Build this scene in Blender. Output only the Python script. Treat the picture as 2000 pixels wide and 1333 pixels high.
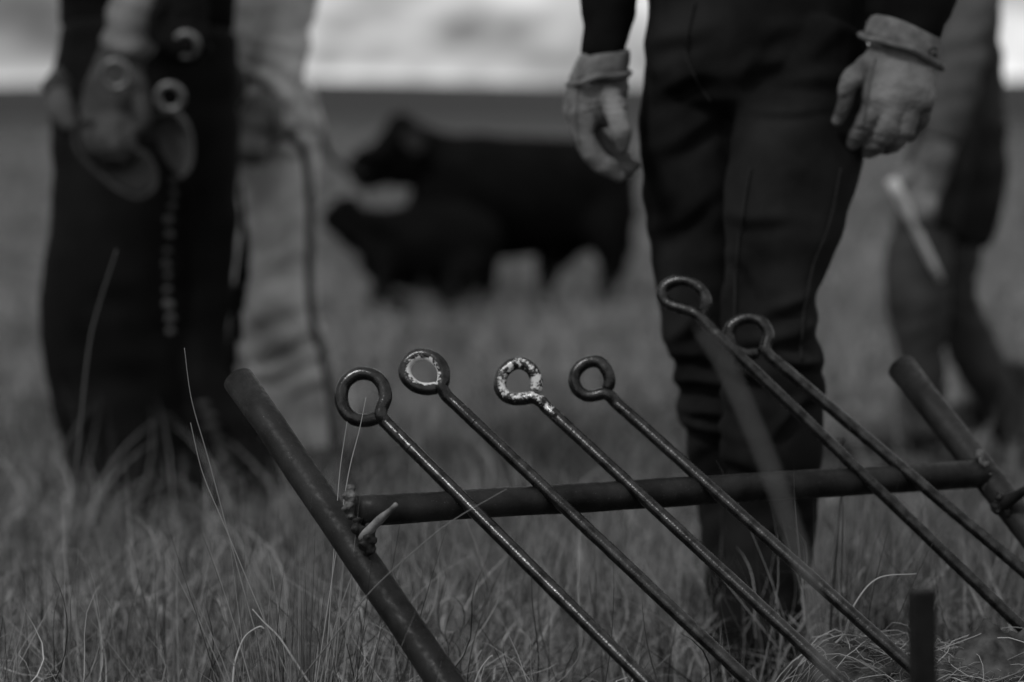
import bpy, math, random
import numpy as np
from mathutils import Vector

random.seed(7)
rng = np.random.default_rng(11)
scene = bpy.context.scene
for o in list(bpy.data.objects):
    bpy.data.objects.remove(o, do_unlink=True)
COL = scene.collection

# ------------------------------------------------------------------ camera
H = 0.76                       # lens height above the grass roots
F = 85.0 / 36.0 * 2000.0       # focal length in photograph pixels
PITCH = math.atan((666.5 - 187.0) / F)
cam_d = bpy.data.cameras.new('camera')
cam_d.lens = 85.0
cam_d.sensor_width = 36.0
cam_d.clip_start = 0.05
cam_d.clip_end = 6000.0
cam_d.dof.use_dof = True
cam_d.dof.focus_distance = 2.37
cam_d.dof.aperture_fstop = 2.9
cam = bpy.data.objects.new('camera', cam_d)
cam.location = (0, 0, H)
cam.rotation_euler = (math.pi / 2 - PITCH, 0, 0)
COL.objects.link(cam)
scene.camera = cam
scene.render.resolution_x = 1024
scene.render.resolution_y = 682

# ------------------------------------------------------------------ sky (overcast, black and white)
SUN_EL, SUN_AZ = math.radians(58), math.radians(-48)   # azimuth from +Y, negative = left
world = bpy.data.worlds.new('World')
scene.world = world
world.use_nodes = True
nt = world.node_tree
nt.nodes.clear()
N, L = nt.nodes.new, nt.links.new


def wmath(op, a, b=None, c=None, clamp=False):
    n = N('ShaderNodeMath'); n.operation = op; n.use_clamp = clamp
    for i, v in enumerate((a, b, c)):
        if v is None:
            continue
        if isinstance(v, (int, float)):
            n.inputs[i].default_value = v
        else:
            L(v, n.inputs[i])
    return n.outputs[0]


sky = N('ShaderNodeTexSky'); sky.sky_type = 'NISHITA'; sky.sun_disc = False
sky.sun_elevation = SUN_EL; sky.sun_rotation = SUN_AZ
sky.air_density = 1.0; sky.dust_density = 4.0
bw = N('ShaderNodeRGBToBW'); L(sky.outputs[0], bw.inputs[0])
tc = N('ShaderNodeTexCoord')
sep = N('ShaderNodeSeparateXYZ'); L(tc.outputs['Generated'], sep.inputs[0])
mp = N('ShaderNodeMapping'); mp.inputs['Scale'].default_value = (30, 30, 62)
mp.inputs['Location'].default_value = (3.1, 0.4, 1.3)
L(tc.outputs['Generated'], mp.inputs[0])
n1 = N('ShaderNodeTexNoise'); n1.inputs['Scale'].default_value = 1.0
n1.inputs['Detail'].default_value = 4.0; n1.inputs['Roughness'].default_value = 0.5
L(mp.outputs[0], n1.inputs['Vector'])
mp2 = N('ShaderNodeMapping'); mp2.inputs['Scale'].default_value = (7, 7, 12)
mp2.inputs['Location'].default_value = (1.2, 7.7, 0.0)
L(tc.outputs['Generated'], mp2.inputs[0])
n2 = N('ShaderNodeTexNoise'); n2.inputs['Scale'].default_value = 1.0
n2.inputs['Detail'].default_value = 2.0
L(mp2.outputs[0], n2.inputs['Vector'])
# pale gap low on the horizon all round, mottled cloud above it
band = N('ShaderNodeMapRange'); band.interpolation_type = 'SMOOTHSTEP'
band.inputs['From Min'].default_value = 0.002; band.inputs['From Max'].default_value = 0.016
band.inputs['To Min'].default_value = 1.0; band.inputs['To Max'].default_value = 0.0
L(sep.outputs['Z'], band.inputs['Value'])
cloud = wmath('MULTIPLY_ADD', n1.outputs['Fac'], 13.0, -1.6)
cloud = wmath('MULTIPLY', cloud, wmath('MAXIMUM', wmath('MULTIPLY_ADD', n2.outputs['Fac'], 3.2, -0.6), 0.3))
cloud = wmath('ADD', cloud, wmath('MULTIPLY', band.outputs[0], wmath('MULTIPLY_ADD', n1.outputs['Fac'], 4.5, 0.6)))
zen = wmath('MULTIPLY_ADD', wmath('MAXIMUM', sep.outputs['Z'], 0.0), 0.25, 0.92)
tot = wmath('MULTIPLY_ADD', bw.outputs[0], 0.06, wmath('MULTIPLY', cloud, zen))
comb = N('ShaderNodeCombineColor')
for i in range(3):
    L(tot, comb.inputs[i])
bg = N('ShaderNodeBackground'); bg.inputs['Strength'].default_value = 0.12
L(comb.outputs[0], bg.inputs['Color'])
out = N('ShaderNodeOutputWorld'); L(bg.outputs[0], out.inputs['Surface'])

sun_d = bpy.data.lights.new('sun', 'SUN')
sun_d.energy = 1.5; sun_d.angle = math.radians(10); sun_d.color = (1, 1, 1)
sun = bpy.data.objects.new('sun', sun_d)
sd = Vector((-0.42, -0.50, 0.76)).normalized()
sky.sun_elevation = math.asin(sd.z); sky.sun_rotation = math.atan2(sd.x, sd.y)
sun.rotation_euler = (-sd).to_track_quat('-Z', 'Y').to_euler()
sun.location = (-3, -2, 6)
COL.objects.link(sun)

vs = scene.view_settings
vs.view_transform = 'Standard'; vs.look = 'None'; vs.exposure = 0.0; vs.gamma = 1.0
vs.use_curve_mapping = False
scene.render.engine = 'CYCLES'

# ------------------------------------------------------------------ helpers
CP, SP = math.cos(PITCH), math.sin(PITCH)


def P(x, y, D):
    """Point that the photograph shows at pixel (x, y), D metres in front of the lens."""
    a = (x - 1000.0) / F * D
    b = -(y - 666.5) / F * D
    return np.array([a, D * CP + b * SP, H - D * SP + b * CP])


def PX(px, D):
    return px / F * D


def link(o, parent=None):
    COL.objects.link(o)
    if parent is not None:
        o.parent = parent
    return o


def tag(o, label=None, cat=None, group=None, kind=None):
    if label: o['label'] = label
    if cat: o['category'] = cat
    if group: o['group'] = group
    if kind: o['kind'] = kind
    return o


def thing(name, loc, label, cat, group=None):
    e = bpy.data.objects.new(name, None)
    e.empty_display_size = 0.1
    e.location = tuple(float(v) for v in loc)
    link(e)
    return tag(e, label, cat, group)


def origin_of(o):
    v = np.zeros(3)
    while o is not None:
        v = v + np.array(o.location)
        o = o.parent
    return v


def make(name, V, faces, mat, parent=None, smooth=True, attrs=None, origin=None):
    V = np.asarray(V, dtype=np.float64)
    off = origin_of(parent) if parent is not None else np.zeros(3)
    if origin is not None:
        V = V - np.asarray(origin)
    else:
        V = V - off
    me = bpy.data.meshes.new(name)
    if isinstance(faces, np.ndarray):
        n, k = faces.shape
        me.vertices.add(len(V)); me.vertices.foreach_set('co', V.astype(np.float32).ravel())
        me.loops.add(n * k); me.loops.foreach_set('vertex_index', faces.astype(np.int32).ravel())
        me.polygons.add(n)
        me.polygons.foreach_set('loop_start', (np.arange(n) * k).astype(np.int32))
        me.update(calc_edges=True)
    else:
        me.from_pydata([tuple(v) for v in V], [], faces)
    if smooth:
        me.polygons.foreach_set('use_smooth', np.ones(len(me.polygons), dtype=bool))
    for an, av in (attrs or {}).items():
        a = me.attributes.new(an, 'FLOAT', 'POINT')
        a.data.foreach_set('value', np.asarray(av, dtype=np.float32))
    me.update()
    if mat is not None:
        me.materials.append(mat)
    o = bpy.data.objects.new(name, me)
    link(o, parent)
    if origin is not None:
        o.location = tuple(np.asarray(origin) - off)
    return o


def spline(ctrl, n):
    """Catmull-Rom through rows of ctrl, n samples per span."""
    c = np.asarray(ctrl, float)
    c = np.vstack([2 * c[0] - c[1], c, 2 * c[-1] - c[-2]])
    out = []
    for i in range(1, len(c) - 2):
        t = np.linspace(0, 1, n, endpoint=False)[:, None]
        p0, p1, p2, p3 = c[i - 1], c[i], c[i + 1], c[i + 2]
        out.append(0.5 * ((2 * p1) + (-p0 + p2) * t + (2 * p0 - 5 * p1 + 4 * p2 - p3) * t ** 2
                          + (-p0 + 3 * p1 - 3 * p2 + p3) * t ** 3))
    out.append(c[-2][None])
    return np.vstack(out)


def tube(path, rad, seg=12, caps=True):
    """Round tube along a path; returns verts, faces, ring index, radial direction."""
    p = np.asarray(path, float); n = len(p)
    r = np.full(n, rad) if np.isscalar(rad) else np.asarray(rad, float)
    t = np.gradient(p, axis=0); t /= np.linalg.norm(t, axis=1)[:, None] + 1e-12
    u = np.cross(t[0], [0, 0, 1.0])
    if np.linalg.norm(u) < 1e-3: u = np.cross(t[0], [0, 1.0, 0])
    u /= np.linalg.norm(u)
    V, R, I = [], [], []
    ang = np.linspace(0, 2 * np.pi, seg, endpoint=False)
    for i in range(n):
        u = u - t[i] * u.dot(t[i]); u /= np.linalg.norm(u)
        w = np.cross(t[i], u)
        d = np.cos(ang)[:, None] * u + np.sin(ang)[:, None] * w
        V.append(p[i] + d * r[i]); R.append(d); I.append(np.full(seg, i))
    V = np.vstack(V); R = np.vstack(R); I = np.concatenate(I)
    f = [(i * seg + k, i * seg + (k + 1) % seg, (i + 1) * seg + (k + 1) % seg, (i + 1) * seg + k)
         for i in range(n - 1) for k in range(seg)]
    if caps:
        f.append(tuple(range(seg))[::-1]); f.append(tuple((n - 1) * seg + k for k in range(seg)))
    return V, f, I, R


def loft(pts, ref=(1, 0, 0), n=5, seg=20):
    """Closed limb with elliptical sections; pts rows: x,y,z,a,b."""
    c = spline(np.array(pts, float), n)
    c[:, 3:] = np.maximum(c[:, 3:], 0.002)
    p = c[:, :3]; m = len(p)
    t = np.gradient(p, axis=0); t /= np.linalg.norm(t, axis=1)[:, None] + 1e-12
    ang = np.linspace(0, 2 * np.pi, seg, endpoint=False)
    V = []
    ref = np.array(ref, float)
    for i in range(m):
        u = ref - t[i] * ref.dot(t[i]); u /= np.linalg.norm(u) + 1e-9
        w = np.cross(t[i], u)
        V.append(p[i] + np.cos(ang)[:, None] * u * c[i, 3] + np.sin(ang)[:, None] * w * c[i, 4])
    V = np.vstack(V)
    f = [(i * seg + k, i * seg + (k + 1) % seg, (i + 1) * seg + (k + 1) % seg, (i + 1) * seg + k)
         for i in range(m - 1) for k in range(seg)]
    a = len(V); V = np.vstack([V, p[0] - t[0] * c[0, 3] * 0.25, p[-1] + t[-1] * c[-1, 3] * 0.25])
    f += [(a, (k + 1) % seg, k) for k in range(seg)]
    b = (m - 1) * seg
    f += [(a + 1, b + k, b + (k + 1) % seg) for k in range(seg)]
    return V, f


def limb(rows, **k):
    """rows in photograph units: x, y, D, half width px, half depth px."""
    out = []
    for (x, y, D, a, b) in rows:
        out.append(list(P(x, y, D)) + [PX(a, D), PX(b, D)])
    return loft(out, **k)


def ball(c, r, seg=14, rings=9):
    c = np.asarray(c, float); r = np.ones(3) * np.asarray(r, float)
    V = [c + [0, 0, r[2]]]
    for i in range(1, rings):
        th = math.pi * i / rings
        for k in range(seg):
            ph = 2 * math.pi * k / seg
            V.append(c + r * np.array([math.sin(th) * math.cos(ph), math.sin(th) * math.sin(ph), math.cos(th)]))
    V.append(c - [0, 0, r[2]])
    f = [(0, 1 + k, 1 + (k + 1) % seg) for k in range(seg)]
    for i in range(rings - 2):
        b = 1 + i * seg
        f += [(b + k, b + seg + k, b + seg + (k + 1) % seg, b + (k + 1) % seg) for k in range(seg)]
    b = 1 + (rings - 2) * seg; e = len(V) - 1
    f += [(b + k, e, b + (k + 1) % seg) for k in range(seg)]
    return np.array(V), f


def join(parts):
    V, Fc, o = [], [], 0
    for p in parts:
        v, f = p[0], p[1]
        V.append(v); Fc += [tuple(i + o for i in q) for q in f]; o += len(v)
    return np.vstack(V), Fc


def fuse(parts, voxel, smooth=4):
    """Union of closed shapes as one continuous skin (voxel remesh); verts, normals, polys."""
    V, f = join(parts)
    me = bpy.data.meshes.new('tmp'); me.from_pydata([tuple(v) for v in V], [], f)
    o = bpy.data.objects.new('tmp', me); COL.objects.link(o)
    m = o.modifiers.new('r', 'REMESH'); m.mode = 'VOXEL'; m.voxel_size = voxel
    if smooth:
        s = o.modifiers.new('s', 'SMOOTH'); s.factor = 0.5; s.iterations = smooth
    dg = bpy.context.evaluated_depsgraph_get()
    e = o.evaluated_get(dg); m2 = bpy.data.meshes.new_from_object(e)
    nv = len(m2.vertices)
    co = np.empty(nv * 3, np.float32); m2.vertices.foreach_get('co', co)
    no = np.empty(nv * 3, np.float32); m2.vertices.foreach_get('normal', no)
    li = np.empty(len(m2.loops), np.int32); m2.loops.foreach_get('vertex_index', li)
    ls = np.empty(len(m2.polygons), np.int32); m2.polygons.foreach_get('loop_total', ls)
    bpy.data.objects.remove(o, do_unlink=True); bpy.data.meshes.remove(me)
    if (ls == 4).all():
        polys = li.reshape(-1, 4)
    else:
        polys, k = [], 0
        for n in ls: polys.append(tuple(li[k:k + n])); k += n
    bpy.data.meshes.remove(m2)
    return co.reshape(-1, 3).astype(float), no.reshape(-1, 3).astype(float), polys


def wave(V, scale, seed, n=14):
    """Cheap smooth pseudo noise, about -1..1."""
    r = np.random.default_rng(seed)
    out = np.zeros(len(V))
    for i in range(n):
        k = r.normal(size=3); k /= np.linalg.norm(k)
        out += np.sin(V @ k * scale * r.uniform(0.6, 1.7) + r.uniform(0, 6.28))
    return out / math.sqrt(n) / 0.9


def crease(V, No, a, b, width, amp, wob=0.006, seed=0):
    """A fold running from a to b in the cloth: a ridge with a furrow below it."""
    a, b = np.asarray(a), np.asarray(b)
    d = b - a; t = np.clip(((V - a) @ d) / d.dot(d), 0, 1)
    c = a + t[:, None] * d
    c[:, 2] += wob * np.sin(t * 5 + seed) + wob * 2.0 * (t * (1 - t)) * 2
    off = V - c
    vert = off[:, 2]; lat = np.linalg.norm(off[:, :2], axis=1)
    m = np.exp(-(lat / 0.075) ** 2) * np.sin(np.pi * np.clip(t * 0.9 + 0.05, 0, 1))
    h = np.exp(-((vert) / width) ** 2) - 1.1 * np.exp(-((vert + width * 1.7) / (width * 1.0)) ** 2)
    return V + No * (amp * m * h)[:, None]


# ------------------------------------------------------------------ materials
def mat(name, lo, hi=None, scale=20.0, rough=0.8, spec=0.2, metal=0.0, bump=0.0, bscale=200.0, detail=4.0, attr=None, stretch=None):
    """Neutral grey procedural material: base colour varies lo..hi with noise."""
    m = bpy.data.materials.new(name); m.use_nodes = True
    t = m.node_tree; b = t.nodes['Principled BSDF']
    hi = lo if hi is None else hi
    co = t.nodes.new('ShaderNodeTexCoord')
    vec = co.outputs['Object']
    if stretch:
        mp_ = t.nodes.new('ShaderNodeMapping'); mp_.inputs['Scale'].default_value = stretch
        t.links.new(vec, mp_.inputs[0]); vec = mp_.outputs[0]
    n = t.nodes.new('ShaderNodeTexNoise'); n.inputs['Scale'].default_value = scale; n.inputs['Detail'].default_value = detail
    t.links.new(vec, n.inputs['Vector'])
    r = t.nodes.new('ShaderNodeMapRange')
    r.inputs['From Min'].default_value = 0.33; r.inputs['From Max'].default_value = 0.67
    r.inputs['To Min'].default_value = lo; r.inputs['To Max'].default_value = hi
    src = n.outputs['Fac']
    if attr:
        at = t.nodes.new('ShaderNodeAttribute'); at.attribute_name = attr
        src = at.outputs['Fac']
        r.inputs['From Min'].default_value = 0; r.inputs['From Max'].default_value = 1
    t.links.new(src, r.inputs['Value'])
    c = t.nodes.new('ShaderNodeCombineColor')
    for i in range(3): t.links.new(r.outputs[0], c.inputs[i])
    t.links.new(c.outputs[0], b.inputs['Base Color'])
    b.inputs['Roughness'].default_value = rough
    b.inputs['Specular IOR Level'].default_value = spec
    b.inputs['Metallic'].default_value = metal
    if bump:
        n2_ = t.nodes.new('ShaderNodeTexNoise'); n2_.inputs['Scale'].default_value = bscale; n2_.inputs['Detail'].default_value = 3
        t.links.new(vec, n2_.inputs['Vector'])
        bp = t.nodes.new('ShaderNodeBump'); bp.inputs['Strength'].default_value = bump; bp.inputs['Distance'].default_value = 0.002
        t.links.new(n2_.outputs['Fac'], bp.inputs['Height']); t.links.new(bp.outputs[0], b.inputs['Normal'])
    return m


def steel(name, base_lo, base_hi, rough_lo, rough_hi, paint=False, scale=90, metal=0.85, specks=0.0):
    """Worn dark steel; bright rubbed specks, optional chipped white paint by the 'paint' attribute."""
    m = mat(name, base_lo, base_hi, scale=scale, metal=metal, bump=0.12, bscale=520, detail=8)
    t = m.node_tree; b = t.nodes['Principled BSDF']
    co = t.nodes.new('ShaderNodeTexCoord')
    n = t.nodes.new('ShaderNodeTexNoise'); n.inputs['Scale'].default_value = 160; n.inputs['Detail'].default_value = 5
    t.links.new(co.outputs['Object'], n.inputs['Vector'])
    r = t.nodes.new('ShaderNodeMapRange'); r.inputs['From Min'].default_value = 0.35; r.inputs['From Max'].default_value = 0.65
    r.inputs['To Min'].default_value = rough_lo; r.inputs['To Max'].default_value = rough_hi
    t.links.new(n.outputs['Fac'], r.inputs['Value']); t.links.new(r.outputs[0], b.inputs['Roughness'])
    if specks:
        n3 = t.nodes.new('ShaderNodeTexNoise'); n3.inputs['Scale'].default_value = 650; n3.inputs['Detail'].default_value = 6; n3.inputs['Roughness'].default_value = 0.7
        t.links.new(co.outputs['Object'], n3.inputs['Vector'])
        sr = t.nodes.new('ShaderNodeMapRange'); sr.inputs['From Min'].default_value = 0.62; sr.inputs['From Max'].default_value = 0.72
        t.links.new(n3.outputs['Fac'], sr.inputs['Value'])
        m3 = t.nodes.new('ShaderNodeMix'); m3.data_type = 'RGBA'
        t.links.new(sr.outputs[0], m3.inputs['Factor']); t.links.new(b.inputs['Base Color'].links[0].from_socket, m3.inputs['A'])
        m3.inputs['B'].default_value = (specks, specks, specks, 1)
        t.links.new(m3.outputs['Result'], b.inputs['Base Color'])
    if paint:
        at = t.nodes.new('ShaderNodeAttribute'); at.attribute_name = 'paint'
        n2_ = t.nodes.new('ShaderNodeTexNoise'); n2_.inputs['Scale'].default_value = 210; n2_.inputs['Detail'].default_value = 7
        n2_.inputs['Roughness'].default_value = 0.75
        t.links.new(co.outputs['Object'], n2_.inputs['Vector'])
        ad = t.nodes.new('ShaderNodeMath'); ad.operation = 'ADD'
        t.links.new(at.outputs['Fac'], ad.inputs[0]); t.links.new(n2_.outputs['Fac'], ad.inputs[1])
        st = t.nodes.new('ShaderNodeMapRange'); st.inputs['From Min'].default_value = 0.95; st.inputs['From Max'].default_value = 1.01
        t.links.new(ad.outputs[0], st.inputs['Value'])
        mx = t.nodes.new('ShaderNodeMix'); mx.data_type = 'RGBA'
        old = b.inputs['Base Color'].links[0].from_socket
        t.links.new(st.outputs[0], mx.inputs['Factor']); t.links.new(old, mx.inputs['A'])
        mx.inputs['B'].default_value = (0.56, 0.56, 0.56, 1)
        t.links.new(mx.outputs['Result'], b.inputs['Base Color'])
        inv = t.nodes.new('ShaderNodeMath'); inv.operation = 'MULTIPLY_ADD'
        t.links.new(st.outputs[0], inv.inputs[0]); inv.inputs[1].default_value = -metal; inv.inputs[2].default_value = metal
        t.links.new(inv.outputs[0], b.inputs['Metallic'])
    return m


M = {
    'iron': steel('worn_steel', 0.018, 0.055, 0.18, 0.30, metal=0.85, specks=0.16),
    'iron_paint': steel('worn_steel_with_paint', 0.018, 0.055, 0.18, 0.30, paint=True, metal=0.85, specks=0.16),
    'pipe': steel('dull_rusty_pipe', 0.002, 0.020, 0.40, 0.66, scale=24, metal=0.1, specks=0.12),
    'weld': mat('weld_bead', 0.02, 0.12, scale=120, rough=0.6, spec=0.4, metal=0.3, bump=0.6, bscale=300),
    'stake': steel('blackened_steel', 0.004, 0.01, 0.5, 0.7, metal=0.3),
    'peg': mat('weathered_peg', 0.09, 0.25, scale=90, rough=0.8, spec=0.2),
    'denim': mat('dark_denim', 0.004, 0.017, scale=9, rough=0.95, spec=0.06, bump=0.25, bscale=900),
    'denim_mid': mat('grey_denim', 0.03, 0.055, scale=14, rough=0.95, spec=0.06),
    'denim_pale': mat('pale_denim', 0.22, 0.50, scale=9, rough=0.95, spec=0.1),
    'jacket_black': mat('black_jacket', 0.003, 0.007, scale=16, rough=0.9, spec=0.04, bump=0.2, bscale=500),
    'jacket_grey': mat('grey_jacket', 0.05, 0.08, scale=12, rough=0.9, spec=0.1),
    'jacket_pale': mat('pale_canvas', 0.30, 0.52, scale=10, rough=0.9, spec=0.1),
    'leather_dark': mat('dark_leather', 0.0035, 0.008, scale=8, rough=0.8, spec=0.05),
    'leather_mid': mat('brown_leather', 0.04, 0.075, scale=10, rough=0.7, spec=0.2),
    'glove': mat('tan_leather_glove', 0.04, 0.17, scale=17, rough=0.75, spec=0.25, bump=0.9, bscale=170),
    'glove_band': mat('glove_cuff_cloth', 0.07, 0.14, scale=60, rough=0.9, spec=0.1, bump=0.3, bscale=700),
    'glove_worn': mat('worn_leather_glove', 0.02, 0.05, scale=22, rough=0.8, spec=0.2),
    'seam': mat('thread_seam', 0.010, 0.020, scale=300, rough=0.9, spec=0.1),
    'seam_dark': mat('dark_stitching', 0.05, 0.07, scale=200, rough=0.9, spec=0.1),
    'mark': mat('black_embroidery', 0.015, 0.02, scale=200, rough=0.9, spec=0.1),
    'skin': mat('skin', 0.28, 0.34, scale=8, rough=0.6, spec=0.3),
    'legging': mat('scuffed_leather', 0.010, 0.024, scale=9, rough=0.8, spec=0.08),
    'shirt': mat('faded_shirt', 0.10, 0.20, scale=12, rough=0.9, spec=0.1),
    'felt': mat('hat_felt', 0.05, 0.08, scale=20, rough=0.95, spec=0.05),
    'boot': mat('boot_leather', 0.03, 0.05, scale=30, rough=0.6, spec=0.25),
    'rope': mat('lariat_rope', 0.03, 0.06, scale=150, rough=0.9, spec=0.1),
    'ring': mat('nickel_ring', 0.12, 0.2, scale=40, rough=0.35, spec=0.5, metal=0.6),
    'hide': mat('black_hide', 0.0025, 0.005, scale=12, rough=0.85, spec=0.03),
    'ear_in': mat('ear_hair', 0.012, 0.02, scale=40, rough=0.95, spec=0.05),
    'white_plastic': mat('white_plastic', 0.40, 0.55, scale=20, rough=0.5, spec=0.3),
    'ground': mat('prairie_soil_and_thatch', 0.025, 0.08, scale=2.2, rough=0.95, spec=0.05, bump=0.5, bscale=30, detail=8),
    'far': mat('far_sage_flat', 0.026, 0.045, scale=0.02, rough=0.95, spec=0.03),
    'dirt': mat('dug_soil', 0.02, 0.075, scale=60, rough=0.95, spec=0.08, bump=0.8, bscale=160, detail=8),
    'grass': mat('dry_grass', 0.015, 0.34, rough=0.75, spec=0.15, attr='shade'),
    'straw': mat('bleached_straw', 0.05, 0.45, rough=0.65, spec=0.25, attr='shade'),
    'seedhead': mat('dark_seed_head', 0.03, 0.07, scale=100, rough=0.9, spec=0.1),
}
# thin blades let light through
for k in ('grass', 'straw'):
    b = M[k].node_tree.nodes['Principled BSDF']
    b.inputs['Transmission Weight'].default_value = 0.0

# ------------------------------------------------------------------ terrain
BX, BY = 0.47, 2.42           # spoil bank in front of the fire pit


def bank(x, y):
    ex = np.clip((x - 0.16) / 0.17, 0, 1); ex = ex * ex * (3 - 2 * ex)
    ex2 = np.clip((1.35 - x) / 0.4, 0, 1)
    ry = np.exp(-((y - BY) / 0.17) ** 2)
    return 0.168 * ex * ex2 * ry


def gz(x, y):
    x = np.asarray(x, float); y = np.asarray(y, float)
    base = 0.012 * np.sin(x * 3.1 + 0.5) * np.cos(y * 2.3) + 0.02 * np.sin(x * 0.9 + y * 0.7)
    return base * np.clip(y / 3.0, 0, 1) * np.clip(20 / np.maximum(y, 1), 0, 1) - 0.01


ys = np.concatenate([-np.geomspace(40, 0.4, 18), np.linspace(0, 8, 60), np.geomspace(8.3, 2400, 70)])
xs = np.concatenate([-np.geomspace(1600, 3.2, 45), np.linspace(-3, 3, 50), np.geomspace(3.2, 1600, 45)])
X, Y = np.meshgrid(xs, ys)
Z = gz(X, Y)
V = np.stack([X.ravel(), Y.ravel(), Z.ravel()], 1)
nx, ny = len(xs), len(ys)
i0 = (np.arange(ny - 1)[:, None] * nx + np.arange(nx - 1)[None]).ravel()
tag(make('ground', V, np.stack([i0, i0 + 1, i0 + nx + 1, i0 + nx], 1), M['ground']), kind='structure')

# low swell of darker range land that closes the horizon
xs2 = np.linspace(-700, 700, 160); ys2 = np.linspace(55, 900, 40)
X, Y = np.meshgrid(xs2, ys2)
u = (Y - 55) / 845
ridge = 1.9 + 1.1 * np.exp(-((X / Y + 0.10) / 0.10) ** 2) + 1.5 * np.exp(-((X / Y - 0.26) / 0.1) ** 2)
Z = -0.05 + u * (ridge * Y / 400.0) * 1.0 + 0.05
Z[0] = -0.3
V = np.stack([X.ravel(), Y.ravel(), Z.ravel()], 1)
nx, ny = len(xs2), len(ys2)
i0 = (np.arange(ny - 1)[:, None] * nx + np.arange(nx - 1)[None]).ravel()
tag(make('hills', V, np.stack([i0, i0 + 1, i0 + nx + 1, i0 + nx], 1), M['far']), kind='structure')

# bank of dug soil, right foreground
gx = np.linspace(0.02, 1.45, 300); gy = np.linspace(1.95, 2.9, 190)
X, Y = np.meshgrid(gx, gy)
VV = np.stack([X.ravel(), Y.ravel(), np.zeros(X.size)], 1)
lump = np.abs(wave(VV, 22, 1)) * 0.016 + np.abs(wave(VV, 60, 2)) * 0.011 + np.abs(wave(VV, 150, 3)) * 0.007 + np.abs(wave(VV, 380, 4)) * 0.0035
bk = bank(X, Y).ravel()
VV[:, 2] = gz(X, Y).ravel() + bk + lump * np.clip(bk / 0.08, 0, 1) - 0.02 * np.clip(1 - bk / 0.02, 0, 1) - 0.003
nx, ny = len(gx), len(gy)
i0 = (np.arange(ny - 1)[:, None] * nx + np.arange(nx - 1)[None]).ravel()
tag(make('dirt_mound', VV, np.stack([i0, i0 + 1, i0 + nx + 1, i0 + nx], 1), M['dirt']), kind='structure')


def surf(x, y):
    return gz(x, y) + bank(np.asarray(x, float), np.asarray(y, float)) + np.where(bank(np.asarray(x, float), np.asarray(y, float)) > 0.05, 0.012, 0)


# ------------------------------------------------------------------ pipe rack
def pipe(p0, p1, r, name, parent, m, open_top=True, seg=28):
    """Hollow pipe with a rim at p0."""
    n = 14
    path = p0 + (p1 - p0) * np.linspace(0, 1, n)[:, None]
    V, f, I, R = tube(path, r, seg, caps=False)
    V2, f2, _, _ = tube(path[:5] , r * 0.82, seg, caps=False)
    o = len(V)
    f = f + [tuple(i + o for i in q[::-1]) for q in f2]
    f += [(k, o + k, o + (k + 1) % seg, (k + 1) % seg) for k in range(seg)]
    f.append(tuple(o + 4 * seg + k for k in range(seg)))
    f.append(tuple((n - 1) * seg + k for k in range(seg)))
    V = np.vstack([V, V2])
    V = V + 0.0006 * wave(V, 90, 5)[:, None] * np.vstack([R, R[:len(V2)]])
    return make(name, V, f, m, parent)


A0 = P(700, 998, 2.33); A1 = P(1915, 926, 2.66)           # crossbar axis ends
rack = thing('pipe_rack', P(1090, 1640, 2.25) * [1, 1, 0], 'rusty welded pipe rack of two slanting posts and one crossbar holding the irons', 'rack')


def extend_to(p0, p1, z):
    d = p1 - p0
    return p0 + d * (z - p0[2]) / d[2]


L0 = P(466, 742, 2.47); L1 = P(700, 1085, 2.335)
Lb = extend_to(L0, L1, -0.06)
pipe(L0, Lb, PX(32, 2.36), 'post', rack, M['pipe'])
R0 = P(1760, 718, 2.80); R1 = P(1928, 932, 2.67)
Rb = extend_to(R0, R1, -0.06)
pipe(R0, Rb, PX(28.5, 2.7), 'post', rack, M['pipe'])
V, f, I, R = tube(A0 + (A1 - A0) * np.linspace(0, 1, 30)[:, None], PX(30, 2.36), 28)
V = V + 0.0005 * wave(V, 80, 9)[:, None] * R
make('crossbar', V, f, M['pipe'], rack)


def blob(c, r, seed, amp=0.35):
    V, f = ball(c, r, 20, 14)
    d = V - np.asarray(c)
    w = wave(d, 2.6 / np.mean(r), seed) * 0.6 + wave(d, 6.0 / np.mean(r), seed + 1) * 0.4
    return np.asarray(c) + d * (1 + amp * w)[:, None], f


def welds(a, n, spread, r, seed):
    rr = np.random.default_rng(seed)
    parts = []
    for i in range(n):
        c = a + rr.normal(size=3) * spread
        parts.append(blob(c, r * rr.uniform(0.6, 1.2), seed * 10 + i, 0.3))
    V, No, f = fuse(parts, 0.0011, 2)
    return V, f


for (x, y, D, n, sp, r, sd_) in ((684, 990, 2.325, 18, (0.0018, 0.002, 0.008), 0.0042, 1), (706, 1046, 2.318, 16, (0.003, 0.002, 0.007), 0.0045, 2),
                                 (1913, 912, 2.655, 16, (0.003, 0.002, 0.008), 0.0045, 3), (1940, 950, 2.65, 10, (0.005, 0.002, 0.008), 0.0030, 4)):
    V, f = welds(P(x, y, D), n, np.array(sp), r, sd_)
    make('weld_bead', V, f, M['weld'] if sd_ != 2 else M['pipe'], rack)
# scattered spatter on the left post
parts = []
rr = np.random.default_rng(5)
for i in range(60):
    t = rr.uniform(0.18, 0.80); c = L0 + (P(860, 1333, 2.26) - L0) * t
    ang = rr.uniform(-1.3, 0.9)
    n_ = np.array([math.sin(ang), -math.cos(ang), 0.25]); n_ /= np.linalg.norm(n_)
    parts.append(blob(c + n_ * PX(31, 2.36), 0.0006 + 0.0028 * rr.random() ** 3, 50 + i, 0.3))
V, f = join(parts); tag(make('weld_spatter', V, f, M['weld'], rack), kind='stuff')


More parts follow.
